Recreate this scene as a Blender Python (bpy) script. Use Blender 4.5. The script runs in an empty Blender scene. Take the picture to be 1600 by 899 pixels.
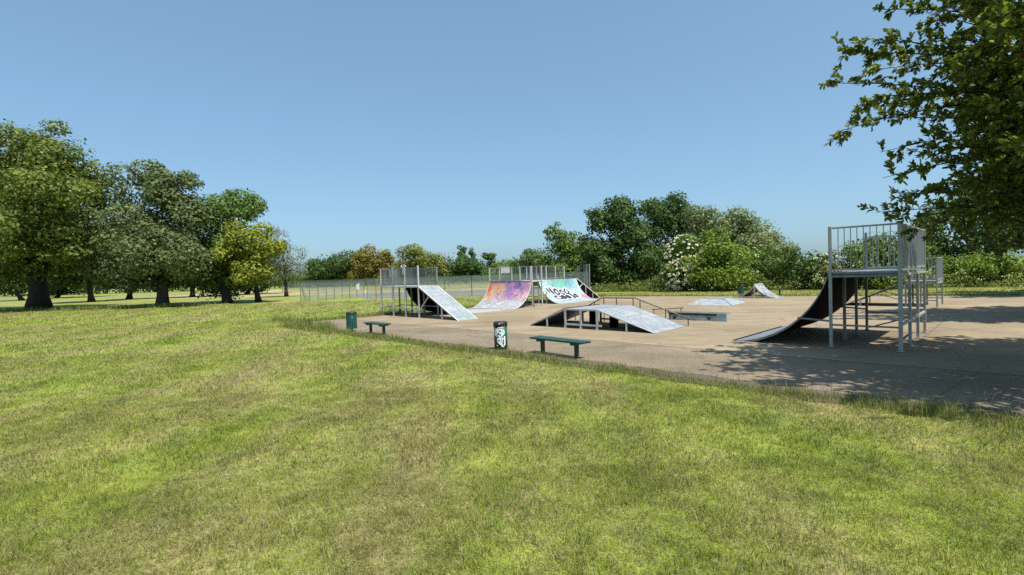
import bpy, math, random
import numpy as np
from mathutils import Vector, Matrix
random.seed(7)
RNG = np.random.default_rng(11)
sc = bpy.context.scene
COL = sc.collection
R_ = math.radians

# ------------------------------------------------------------------ camera
FPX, CAMH = 800.0, 2.3
ROLL = math.atan(49/1600)
PITCH = math.atan(22*math.cos(ROLL)/FPX)
_F = np.array([0, math.cos(PITCH), -math.sin(PITCH)])
_r = np.array([1.0, 0, 0]); _u = np.array([0, math.sin(PITCH), math.cos(PITCH)])
_R = math.cos(ROLL)*_r - math.sin(ROLL)*_u
_U = math.cos(ROLL)*_u + math.sin(ROLL)*_r
CAM = np.array([0, 0, CAMH])

def ray(px, py):
    return _F*FPX + _R*(px-800) + _U*(449.5-py)
def at(px, py, z=0.0):
    """survey: where the sight line through a photo point meets height z"""
    d = ray(px, py); return CAM + d*((z-CAMH)/d[2])
def pd(px, py, dist):
    """survey: the point on a sight line at a distance north of the camera"""
    d = ray(px, py); return CAM + d*(dist/d[1])

cam_d = bpy.data.cameras.new('camera'); cam = bpy.data.objects.new('camera', cam_d); COL.objects.link(cam)
cam_d.sensor_width = 36; cam_d.lens = 18.0; cam_d.clip_start = .05; cam_d.clip_end = 3000
m = Matrix.Identity(4)
for i in range(3):
    m[i][0] = _R[i]; m[i][1] = _U[i]; m[i][2] = -_F[i]
m[2][3] = CAMH
cam.matrix_world = m
sc.camera = cam

# ------------------------------------------------------------------ light
SUN_EL, SUN_HEAD = 64.0, -40.0          # light travels 40 degrees left of forward
world = bpy.data.worlds.new('World'); sc.world = world; world.use_nodes = True
wn = world.node_tree; bg = wn.nodes['Background']
sky = wn.nodes.new('ShaderNodeTexSky'); sky.sky_type = 'NISHITA'; sky.sun_disc = False
sky.sun_elevation = R_(SUN_EL); sky.sun_rotation = R_(180+SUN_HEAD)
sky.altitude = 0; sky.air_density = .8; sky.dust_density = 1.75; sky.ozone_density = 8.0
gm = wn.nodes.new('ShaderNodeGamma'); gm.inputs[1].default_value = .58; wn.links.new(sky.outputs[0], gm.inputs[0])
tn = wn.nodes.new('ShaderNodeMix'); tn.data_type = 'RGBA'; tn.blend_type = 'MULTIPLY'; tn.inputs[0].default_value = 1; tn.inputs[7].default_value = (1.13, 1.41, 1.46, 1)
wn.links.new(gm.outputs[0], tn.inputs[6]); wn.links.new(tn.outputs[2], bg.inputs[0]); bg.inputs[1].default_value = .15
sl = bpy.data.lights.new('sun', 'SUN'); sl.energy = 4.9; sl.angle = R_(.55); sl.color = (1, .955, .88)
so = bpy.data.objects.new('sun', sl); COL.objects.link(so)
ldir = Vector((math.sin(R_(SUN_HEAD))*math.cos(R_(SUN_EL)), math.cos(R_(SUN_HEAD))*math.cos(R_(SUN_EL)), -math.sin(R_(SUN_EL))))
so.rotation_euler = ldir.to_track_quat('-Z', 'Y').to_euler(); so.location = (0, -20, 40)
sc.view_settings.view_transform = 'Standard'; sc.view_settings.look = 'None'
sc.view_settings.gamma = 1; sc.view_settings.use_curve_mapping = False
sc.view_settings.exposure = .6
sc.cycles.max_bounces = 6; sc.cycles.diffuse_bounces = 2; sc.cycles.transparent_max_bounces = 24
sc.cycles.use_denoising = False
sc.cycles.use_adaptive_sampling = True
sc.cycles.adaptive_threshold = .005

# ------------------------------------------------------------------ materials
class NT:
    def __init__(s, name):
        s.m = bpy.data.materials.new(name); s.m.use_nodes = True
        s.t = s.m.node_tree; s.b = s.t.nodes['Principled BSDF']; s.out = s.t.nodes['Material Output']
    def n(s, typ, **kw):
        nd = s.t.nodes.new(typ)
        for k, v in kw.items(): setattr(nd, k, v)
        return nd
    def l(s, a, b): s.t.links.new(a, b)
    def pos(s): return s.n('ShaderNodeNewGeometry').outputs['Position']
    def obj(s): return s.n('ShaderNodeTexCoord').outputs['Object']
    def noise(s, vec, scale, detail=3, rough=.55, dist=0, stretch=None):
        if stretch:
            mp = s.n('ShaderNodeMapping'); s.l(vec, mp.inputs[0]); mp.inputs['Scale'].default_value = stretch; vec = mp.outputs[0]
        nd = s.n('ShaderNodeTexNoise'); s.l(vec, nd.inputs['Vector'])
        nd.inputs['Scale'].default_value = scale; nd.inputs['Detail'].default_value = detail
        nd.inputs['Roughness'].default_value = rough; nd.inputs['Distortion'].default_value = dist
        return nd.outputs['Fac']
    def ramp(s, fac, stops, interp='LINEAR'):
        nd = s.n('ShaderNodeValToRGB'); cr = nd.color_ramp; cr.interpolation = interp
        while len(cr.elements) < len(stops): cr.elements.new(.5)
        for e, (p, c) in zip(cr.elements, stops):
            e.position = p; e.color = (*c, 1) if not isinstance(c, (int, float)) else (c, c, c, 1)
        s.l(fac, nd.inputs[0]); return nd.outputs[0]
    def mix(s, fac, a, b, typ='MIX'):
        nd = s.n('ShaderNodeMix', data_type='RGBA', blend_type=typ)
        for v, i in ((fac, 0), (a, 6), (b, 7)):
            if hasattr(v, 'links'): s.l(v, nd.inputs[i])
            elif isinstance(v, (int, float)): nd.inputs[i].default_value = v if i == 0 else (v, v, v, 1)
            else: nd.inputs[i].default_value = (*v, 1)
        return nd.outputs[2]
    def math(s, op, a, b=0, c=None):
        nd = s.n('ShaderNodeMath', operation=op)
        for i, v in enumerate((a, b) if c is None else (a, b, c)):
            if hasattr(v, 'links'): s.l(v, nd.inputs[i])
            else: nd.inputs[i].default_value = v
        return nd.outputs[0]
    def sep(s, vec):
        nd = s.n('ShaderNodeSeparateXYZ'); s.l(vec, nd.inputs[0]); return nd.outputs
    def bump(s, h, strength=.3, dist=.02):
        nd = s.n('ShaderNodeBump'); s.l(h, nd.inputs['Height']); nd.inputs['Strength'].default_value = strength
        nd.inputs['Distance'].default_value = dist; s.l(nd.outputs[0], s.b.inputs['Normal'])
    def fin(s, col=None, rough=.6, metal=0, spec=.5):
        if col is not None:
            if hasattr(col, 'links'): s.l(col, s.b.inputs['Base Color'])
            else: s.b.inputs['Base Color'].default_value = (*col, 1)
        if hasattr(rough, 'links'): s.l(rough, s.b.inputs['Roughness'])
        else: s.b.inputs['Roughness'].default_value = rough
        s.b.inputs['Metallic'].default_value = metal
        s.b.inputs['Specular IOR Level'].default_value = spec
        return s.m

M = {}
def mottled(name, c1, c2, scale=6, rough=.6, metal=0, spec=.4, bump=0):
    k = NT(name); o = k.obj(); f = k.noise(o, scale, 5, .65)
    c = k.ramp(f, [(.3, c1), (.7, c2)])
    f2 = k.noise(o, scale*7, 3)
    c = k.mix(k.math('MULTIPLY', f2, .35), c, tuple(x*.6 for x in c1))
    if bump: k.bump(f2, bump, .01)
    return k.fin(c, rough, metal, spec)
M['galv'] = mottled('galvanised_steel', (.30, .325, .32), (.46, .475, .46), 5, .5, .25)
M['galvlit'] = mottled('sunlit_galvanised_steel', (.42, .44, .43), (.58, .59, .57), 5, .5, .15)  # galvanised steel with sunlight painted in as a paler tone
M['brightwhite'] = mottled('white_spray_paint', (.72, .74, .72), (.84, .85, .83), 8, .6)
M['galvdull'] = mottled('dull_steel', (.17, .19, .19), (.28, .30, .30), 5, .55, .25)  # darker steel tone, used on far-side members among others
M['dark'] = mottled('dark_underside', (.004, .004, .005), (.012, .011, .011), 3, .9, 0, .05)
M['rust'] = mottled('rusty_rail', (.10, .075, .055), (.22, .17, .12), 4, .55, .3)
M['green'] = mottled('green_paint', (.006, .040, .030), (.014, .074, .056), 9, .45)
M['greenbin'] = mottled('faded_green_slats', (.010, .075, .06), (.024, .125, .10), 7, .5)
M['greendark'] = mottled('dark_green_paint', (.006, .045, .036), (.014, .078, .062), 9, .4)
M['black'] = mottled('black_plastic', (.01, .01, .01), (.025, .025, .026), 9, .45)
M['white'] = mottled('white_paint', (.48, .49, .48), (.60, .60, .58), 8, .55)
M['sheet'] = mottled('grey_sheet', (.30, .33, .33), (.42, .44, .44), 3, .5)
M['letterblack'] = mottled('black_spray_paint', (.012, .014, .022), (.04, .045, .06), 3, .5)
M['fencegreen'] = mottled('fence_post_green', (.05, .075, .065), (.12, .15, .13), 4, .6)
M['fencepale'] = mottled('fence_post_pale', (.30, .33, .31), (.42, .44, .42), 4, .6)
M['fencebrown'] = mottled('fence_post_brown', (.16, .10, .06), (.26, .18, .12), 4, .6)

def mat_grass(name, blades=False):
    k = NT(name); p = k.pos()
    big = k.noise(p, .27, 4, .6, .5)
    mid = k.noise(p, 1.1, 4, .62, .6)
    fine = k.noise(p, 6.5, 4, .7)
    stripe = k.noise(p, .5, 2, .5, .3, stretch=(1.3, .16, 1))
    green = k.ramp(mid, [(.25, (.108, .155, .018)), (.5, (.195, .25, .028)), (.72, (.30, .33, .055))])
    dry = k.ramp(fine, [(.25, (.16, .135, .05)), (.55, (.30, .255, .105)), (.8, (.45, .39, .19))])
    fac = k.math('ADD', k.math('MULTIPLY', big, .75), k.math('ADD', k.math('MULTIPLY', stripe, .7), k.math('MULTIPLY', fine, .45)))
    if blades:
        isl = k.n('ShaderNodeNewGeometry').outputs['Random Per Island']
        fac = k.math('ADD', fac, k.math('MULTIPLY', k.math('SUBTRACT', isl, .5), .5))
    mr = k.n('ShaderNodeMapRange')
    mr.inputs['From Min'].default_value = .86; mr.inputs['From Max'].default_value = 1.12
    f_in = k.math('ADD', k.math('MULTIPLY', big, .75), k.math('ADD', k.math('MULTIPLY', stripe, .7), k.math('MULTIPLY', fine, .45)))
    if blades:
        f_in = k.math('ADD', f_in, k.math('MULTIPLY', k.math('SUBTRACT', isl, .5), .5))
    k.l(f_in, mr.inputs[0])
    c = k.mix(mr.outputs[0], green, dry)
    sx = k.sep(p); wob = k.noise(p, .22, 2, .5)
    ph = k.math('ADD', k.math('ADD', k.math('MULTIPLY', sx[0], .95), k.math('MULTIPLY', sx[1], .31)), k.math('MULTIPLY', wob, 3.0))
    bd = k.math('SINE', k.math('MULTIPLY', ph, 2.5))
    c = k.mix(1.0, c, k.ramp(k.math('MULTIPLY_ADD', bd, .5, .5), [(.1, .97), (.35, 1.04), (.8, 1.13)]), 'MULTIPLY')
    if blades:
        cl = k.noise(p, 3.4, 4, .72, .5); c = k.mix(1.0, c, k.ramp(cl, [(.32, .72), (.58, 1.07)]), 'MULTIPLY')
        br = k.ramp(k.math('FRACT', k.math('MULTIPLY', isl, 7.31)), [(0, .5), (.5, .92), (1, 1.3)])
        c = k.mix(1.0, c, br, 'MULTIPLY')
    else:
        # the sheet under the blades: thatch and soil between the stems
        sp = k.noise(p, 38, 3, .7)
        c = k.mix(1.0, c, k.ramp(sp, [(.3, .55), (.62, 1.12)]), 'MULTIPLY')
        farm = k.noise(p, 2.6, 5, .7, .3)
        c = k.mix(1.0, c, k.ramp(farm, [(.3, .8), (.7, 1.12)]), 'MULTIPLY')
        k.bump(k.math('ADD', fine, sp), .55, .05)
    k.fin(c, .62, 0, .25)
    if blades:
        tr = k.n('ShaderNodeBsdfTranslucent'); k.l(c, tr.inputs[0])
        mx = k.n('ShaderNodeMixShader'); mx.inputs[0].default_value = .28
        k.l(k.b.outputs[0], mx.inputs[1]); k.l(tr.outputs[0], mx.inputs[2]); k.l(mx.outputs[0], k.out.inputs[0])
    return k.m
M['lawn'] = mat_grass('lawn_ground'); M['blades'] = mat_grass('grass_blades', True)

def mat_tall(name, a, b, c3):
    k = NT(name); isl = k.n('ShaderNodeNewGeometry').outputs['Random Per Island']
    c = k.ramp(isl, [(0, a), (.55, b), (1, c3)])
    k.fin(c, .6, 0, .25)
    tr = k.n('ShaderNodeBsdfTranslucent'); k.l(c, tr.inputs[0])
    mx = k.n('ShaderNodeMixShader'); mx.inputs[0].default_value = .3
    k.l(k.b.outputs[0], mx.inputs[1]); k.l(tr.outputs[0], mx.inputs[2]); k.l(mx.outputs[0], k.out.inputs[0])
    return k.m
M['tall'] = mat_tall('tall_grass', (.09, .14, .02), (.17, .21, .04), (.33, .30, .11))
M['weeds'] = mat_tall('weeds', (.07, .11, .02), (.13, .17, .03), (.22, .24, .06))

def mat_pad(name, c1, c2, c3, speck, joints=False):
    k = NT(name); p = k.pos()
    a = k.noise(p, .22, 4, .6, .5); b = k.noise(p, 1.7, 5, .65); g = k.noise(p, 30, 3, .7)
    c = k.ramp(a, [(.3, c1), (.5, c2), (.72, c3)])
    c = k.mix(1.0, c, k.ramp(b, [(.25, .86), (.7, 1.07)]), 'MULTIPLY')
    st = k.noise(p, .8, 4, .6, .2, stretch=(.25, 1.0, 1))
    c = k.mix(1.0, c, k.ramp(st, [(.32, .80), (.5, .97), (.66, 1.07)]), 'MULTIPLY')
    vc = k.n('ShaderNodeTexVoronoi', feature='DISTANCE_TO_EDGE'); wv = k.noise(p, 1.4, 3, .6)
    ad = k.n('ShaderNodeVectorMath', operation='ADD'); k.l(p, ad.inputs[0]); cb = k.n('ShaderNodeCombineXYZ'); k.l(wv, cb.inputs[0]); k.l(wv, cb.inputs[1]); k.l(cb.outputs[0], ad.inputs[1]); k.l(ad.outputs[0], vc.inputs['Vector']); vc.inputs['Scale'].default_value = .16
    c = k.mix(1.0, c, k.ramp(vc.outputs['Distance'], [(.0, .6), (.0022, .72), (.004, 1.0)]), 'MULTIPLY')
    stn = k.noise(p, .9, 5, .75, 1.0); c = k.mix(1.0, c, k.ramp(stn, [(.30, .74), (.40, 1.0)]), 'MULTIPLY')
    c = k.mix(1.0, c, k.ramp(g, [(.28, 1-speck), (.7, 1+speck*.6)]), 'MULTIPLY')
    v = k.n('ShaderNodeTexVoronoi'); k.l(p, v.inputs['Vector']); v.inputs['Scale'].default_value = 55
    c = k.mix(1.0, c, k.ramp(v.outputs['Distance'], [(.05, 1+speck*.5), (.45, 1-speck*.5)]), 'MULTIPLY')
    k.bump(k.math('ADD', g, v.outputs['Distance']), .35, .012)
    return k.fin(c, .8, 0, .25)
M['slab'] = mat_pad('worn_tan_surface', (.225, .175, .108), (.282, .221, .141), (.335, .265, .176), .16)
M['strip'] = mat_pad('coarse_pinkish_asphalt', (.225, .178, .119), (.278, .222, .149), (.325, .26, .18), .55)
M['court'] = mat_pad('grey_court_asphalt', (.17, .17, .16), (.21, .205, .19), (.25, .24, .22), .15)
M['dryfield'] = mat_pad('dry_field', (.28, .25, .11), (.36, .31, .15), (.42, .36, .19), .2)
M['dirt'] = mat_pad('edge_dirt', (.09, .075, .05), (.13, .105, .07), (.17, .14, .095), .3)

def mat_bark(name, a, b):
    k = NT(name); o = k.obj(); f = k.noise(o, 6, 5, .7, 0, stretch=(1, 1, .2))
    k.bump(f, .8, .06); return k.fin(k.ramp(f, [(.3, a), (.7, b)]), .85, 0, .2)
M['bark'] = mat_bark('bark', (.014, .011, .009), (.05, .04, .031))
M['barkgrey'] = mat_bark('grey_bark', (.03, .027, .023), (.09, .08, .066))

def mat_leaf(name, a, b, c3, trans=.26, rough=.55, spec=.16, gain=1.5):
    a, b, c3 = [tuple(min(.85, v*gain) for v in q) for q in (a, b, c3)]
    k = NT(name); g = k.n('ShaderNodeNewGeometry'); isl = g.outputs['Random Per Island']
    f = k.noise(k.obj(), .35, 2, .5)
    fac = k.math('ADD', k.math('MULTIPLY', isl, .55), k.math('MULTIPLY', f, .55))
    c = k.ramp(fac, [(.2, a), (.5, b), (.88, c3)])
    k.fin(c, rough, 0, spec)
    tr = k.n('ShaderNodeBsdfTranslucent'); k.l(k.mix(1.0, c, (1.15, 1.15, .6), 'MULTIPLY'), tr.inputs[0])
    mx = k.n('ShaderNodeMixShader'); mx.inputs[0].default_value = trans
    k.l(k.b.outputs[0], mx.inputs[1]); k.l(tr.outputs[0], mx.inputs[2]); k.l(mx.outputs[0], k.out.inputs[0])
    return k.m
M['lf_oak'] = mat_leaf('leaf_yellowish_oak', (.032, .052, .011), (.072, .10, .019), (.145, .16, .033))
M['lf_grey'] = mat_leaf('leaf_greyish', (.036, .052, .018), (.070, .094, .034), (.12, .145, .06))
M['lf_dark'] = mat_leaf('leaf_dark_green', (.018, .036, .010), (.036, .066, .016), (.07, .11, .028))
M['lf_mid'] = mat_leaf('leaf_mid_green', (.035, .065, .014), (.07, .115, .022), (.12, .17, .04))
M['lf_yel'] = mat_leaf('leaf_yellow_green', (.05, .072, .010), (.115, .14, .016), (.21, .215, .034))
M['lf_bronze'] = mat_leaf('leaf_bronze_olive', (.052, .05, .012), (.105, .095, .02), (.17, .145, .034))
M['lf_olive'] = mat_leaf('leaf_olive', (.055, .065, .016), (.10, .115, .026), (.16, .17, .045))
M['lf_willow'] = mat_leaf('leaf_grey_willow', (.06, .082, .032), (.105, .135, .055), (.17, .20, .09))
M['lf_bright'] = mat_leaf('leaf_bright_green', (.042, .075, .010), (.088, .135, .018), (.155, .195, .034))
M['lf_silver'] = mat_leaf('leaf_silvery', (.06, .07, .05), (.11, .12, .085), (.19, .20, .15))
M['lf_near'] = mat_leaf('leaf_close_branches', (.028, .046, .008), (.068, .095, .015), (.18, .20, .038), .34, .42, .4, gain=1.75)
M['blossom'] = mat_leaf('cream_blossom', (.44, .42, .27), (.57, .55, .39), (.66, .63, .46), .2, gain=1.15)

# graffiti surfaces: colours live in the ramp's own UV (u along the width, v down the slope)
def uvs(k):
    nd = k.n('ShaderNodeUVMap'); nd.uv_map = 'UVMap'; o = k.sep(nd.outputs[0]); return nd.outputs[0], o[0], o[1]
def steel_base(k, o):
    f = k.noise(o, 1.4, 5, .65, .6); g = k.noise(o, 9, 4, .7, .4)
    c = k.ramp(f, [(.3, (.25, .28, .29)), (.5, (.34, .36, .365)), (.7, (.43, .44, .44))])
    c = k.mix(1.0, c, k.ramp(g, [(.3, .72), (.65, 1.08)]), 'MULTIPLY')
    sp = k.sep(o)
    for i in (0, 1):
        fr = k.math('FRACT', k.math('MULTIPLY', k.math('ADD', sp[i], 20.02), 1/1.22))
        c = k.mix(1.0, c, k.ramp(fr, [(.0, .45), (.014, .5), (.022, 1.0)]), 'MULTIPLY')
    return c
def cells(k, o, scale, wob):
    n1 = k.n('ShaderNodeTexNoise'); k.l(o, n1.inputs['Vector']); n1.inputs['Scale'].default_value = 1.6; n1.inputs['Detail'].default_value = 2
    vm = k.n('ShaderNodeVectorMath', operation='MULTIPLY_ADD'); k.l(n1.outputs['Color'], vm.inputs[0]); vm.inputs[1].default_value = (wob, wob, wob); k.l(o, vm.inputs[2])
    a = k.n('ShaderNodeTexVoronoi'); k.l(vm.outputs[0], a.inputs['Vector']); a.inputs['Scale'].default_value = scale
    e = k.n('ShaderNodeTexVoronoi', feature='DISTANCE_TO_EDGE'); k.l(vm.outputs[0], e.inputs['Vector']); e.inputs['Scale'].default_value = scale
    return k.sep(a.outputs['Color'])[0], e.outputs['Distance']
def mat_orange():
    k = NT('painted_ramp_orange_purple'); uv, u, v = uvs(k); o = k.obj()
    w = k.noise(o, 2.0, 4, .68, 1.6); w2 = k.noise(o, 7, 4, .72, 1.8)
    uu = k.math('ADD', u, k.math('ADD', k.math('MULTIPLY', k.math('SUBTRACT', w, .5), .42), k.math('MULTIPLY', k.math('SUBTRACT', w2, .5), .22)))
    cr_, ce_ = cells(k, o, 1.9, 1.1); uu = k.math('ADD', uu, k.math('MULTIPLY', k.math('SUBTRACT', cr_, .5), .34))
    c = k.ramp(uu, [(.02, (.50, .13, .02)), (.12, (.56, .25, .06)), (.2, (.52, .36, .20)), (.28, (.25, .20, .26)), (.36, (.56, .24, .36)),
                    (.44, (.13, .07, .26)), (.52, (.50, .17, .42)), (.6, (.10, .055, .25)), (.68, (.20, .12, .29)), (.76, (.27, .20, .30)), (.84, (.52, .21, .35)), (.92, (.29, .22, .33)), (1.0, (.56, .31, .38))])
    c = k.mix(k.ramp(ce_, [(.02, .75), (.05, 0.)]), c, (.62, .44, .40)); c = k.mix(k.ramp(ce_, [(.0, .9), (.018, .8), (.03, 0.)]), c, (.08, .05, .14))
    hl = k.noise(o, 4.2, 3, .6, 2.2)
    c = k.mix(k.ramp(hl, [(.6, 0.), (.66, .85)]), c, (.58, .43, .38))
    vv = k.math('ADD', v, k.math('MULTIPLY', k.math('SUBTRACT', w, .5), .55))
    base = steel_base(k, o)
    wash = k.noise(o, 2.3, 4, .6, 2.5)
    base = k.mix(k.ramp(wash, [(.56, 0.), (.62, .8)]), base, (.6, .6, .61))
    mid = k.ramp(vv, [(.42, 0.), (.56, 1.)])
    yel = k.mix(k.ramp(w2, [(.5, 0.), (.56, .8)]), c, (.55, .42, .25))
    c = k.mix(k.ramp(vv, [(.3, 0.), (.42, 1.)]), c, yel)
    c = k.mix(mid, c, base)
    ln = k.noise(o, 7, 2, .5, 3)
    c = k.mix(k.ramp(ln, [(.45, 0.), (.49, .8), (.53, 0.)]), c, (.09, .06, .12))
    return k.fin(c, .45, .05, .45)
def mat_cyan():
    k = NT('painted_ramp_mint'); uv, u, v = uvs(k); o = k.obj()
    w = k.noise(o, 1.5, 4, .6, 1.0); w2 = k.noise(o, 4.5, 4, .7, 1.8)
    pale = k.ramp(w2, [(.3, (.18, .28, .32)), (.5, (.33, .39, .42)), (.7, (.47, .50, .515))])
    top = k.ramp(k.math('ADD', u, k.math('MULTIPLY', k.math('SUBTRACT', w2, .5), .6)), [(.0, (.48, .50, .50)), (.2, (.30, .45, .43)), (.35, (.11, .32, .32)), (.55, (.14, .43, .23)), (.72, (.09, .29, .36)), (.9, (.19, .34, .46)), (1, (.5, .52, .54))])
    vv = k.math('ADD', v, k.math('MULTIPLY', k.math('SUBTRACT', w, .5), .4))
    cr_, ce_ = cells(k, o, 2.1, 1.0); pale = k.mix(k.ramp(cr_, [(.45, 0.), (.5, .65)]), pale, (.20, .30, .36)); pale = k.mix(k.ramp(ce_, [(.0, .8), (.03, .7), (.05, 0.)]), pale, (.60, .62, .63))
    top = k.mix(k.ramp(ce_, [(.0, .8), (.025, .7), (.04, 0.)]), top, (.05, .14, .17))
    c = k.mix(k.ramp(vv, [(.20, 1.), (.36, 0.)]), pale, top)
    edge = k.math('ABSOLUTE', k.math('SUBTRACT', u, .5))
    e2 = k.math('ADD', edge, k.math('MULTIPLY', k.math('SUBTRACT', w, .5), .25))
    c = k.mix(k.ramp(e2, [(.40, 0.), (.45, .8), (.5, .25)]), c, (.24, .50, .37))
    c = k.mix(k.ramp(vv, [(.58, 0.), (.7, 1.)]), c, steel_base(k, o))
    sl_ = k.noise(o, 3.6, 3, .6, 3.5); c = k.mix(k.ramp(sl_, [(.455, 0.), (.49, .8), (.525, 0.)]), c, (.10, .26, .30))
    sl2 = k.noise(o, 2.8, 3, .6, 3); c = k.mix(k.ramp(sl2, [(.55, 0.), (.57, .8), (.6, 0.)]), c, (.60, .61, .62))
    pu = k.math('ABSOLUTE', k.math('SUBTRACT', u, .93)); pv = k.math('ABSOLUTE', k.math('SUBTRACT', v, .60))
    pk = k.math('ADD', k.math('ADD', k.math('MULTIPLY', pu, 1.2), pv), k.math('MULTIPLY', k.math('SUBTRACT', w2, .5), .5))
    c = k.mix(k.ramp(pk, [(.10, .9), (.17, 0.)]), c, (.48, .10, .19))
    return k.fin(c, .45, .05, .45)
def mat_bank(name, tint, amt, blotch, bfac=.57):
    k = NT(name); o = k.obj(); c = steel_base(k, o)
    w = k.noise(o, 1.1, 5, .72, 1.8)
    c = k.mix(k.ramp(w, [(.50, 0.), (.57, amt)]), c, tint)
    w2 = k.noise(o, 1.3, 4, .7, .8)
    c = k.mix(k.ramp(w2, [(bfac, 0.), (bfac+.05, .75)]), c, blotch)
    ln = k.noise(o, 3.4, 3, .6, 3)
    c = k.mix(k.ramp(ln, [(.46, 0.), (.495, .85), (.53, 0.)]), c, (.09, .13, .18))
    ln2 = k.noise(o, 2.6, 3, .6, 4)
    c = k.mix(k.ramp(ln2, [(.55, 0.), (.565, .7), (.59, 0.)]), c, (.56, .575, .58))
    return k.fin(c, .42, .1, .45)
M['gr_orange'] = mat_orange(); M['gr_cyan'] = mat_cyan()
M['gr_bank'] = mat_bank('painted_bank_pale_blue', (.22, .34, .31), .6, (.40, .19, .18), .6)
M['gr_fun'] = mat_bank('painted_funbox_grey', (.22, .24, .28), .6, (.40, .22, .25), .6)
M['gr_pyr'] = mat_bank('painted_pyramid_white', (.42, .44, .45), .6, (.18, .37, .38), .56)
M['gr_spine'] = mat_bank('painted_spine_white', (.44, .45, .43), .8, (.08, .12, .14), .5)
def mat_ledge():
    k = NT('scribbled_ledge'); o = k.obj()
    w = k.noise(o, 8, 4, .7, 2.5); w2 = k.noise(o, 2.2, 3, .6, .8)
    c = k.ramp(w, [(.44, (.05, .06, .065)), (.53, (.33, .35, .35)), (.66, (.48, .49, .48))])
    c = k.mix(k.ramp(w2, [(.5, 0.), (.6, .5)]), c, (.28, .45, .46))
    return k.fin(c, .55)
M['gr_ledge'] = mat_ledge()
def mat_wire():
    k = NT('chain_link_wire'); o = k.obj(); s = k.sep(o)
    a = k.math('FRACT', k.math('MULTIPLY', k.math('ADD', s[0], s[2]), 14)); b = k.math('FRACT', k.math('MULTIPLY', k.math('SUBTRACT', s[0], s[2]), 14))
    w = k.math('MAXIMUM', k.math('LESS_THAN', a, .21), k.math('LESS_THAN', b, .21))
    k.fin((.17, .22, .20), .6, .2)
    t = k.n('ShaderNodeBsdfTransparent'); mx = k.n('ShaderNodeMixShader')
    k.l(w, mx.inputs[0]); k.l(t.outputs[0], mx.inputs[1]); k.l(k.b.outputs[0], mx.inputs[2]); k.l(mx.outputs[0], k.out.inputs[0])
    return k.m
M['wire'] = mat_wire()

# ------------------------------------------------------------------ object helpers
def tag(o, label=None, cat=None, group=None, kind=None):
    if label: o['label'] = label
    if cat: o['category'] = cat
    if group: o['group'] = group
    if kind: o['kind'] = kind
    return o
def empty(name, loc, rz, label, cat, group=None):
    o = bpy.data.objects.new(name, None); COL.objects.link(o)
    o.location = (float(loc[0]), float(loc[1]), float(loc[2]) if len(loc) > 2 else 0.0); o.rotation_euler = (0, 0, rz)
    o.empty_display_size = .2
    return tag(o, label, cat, group)

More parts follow.
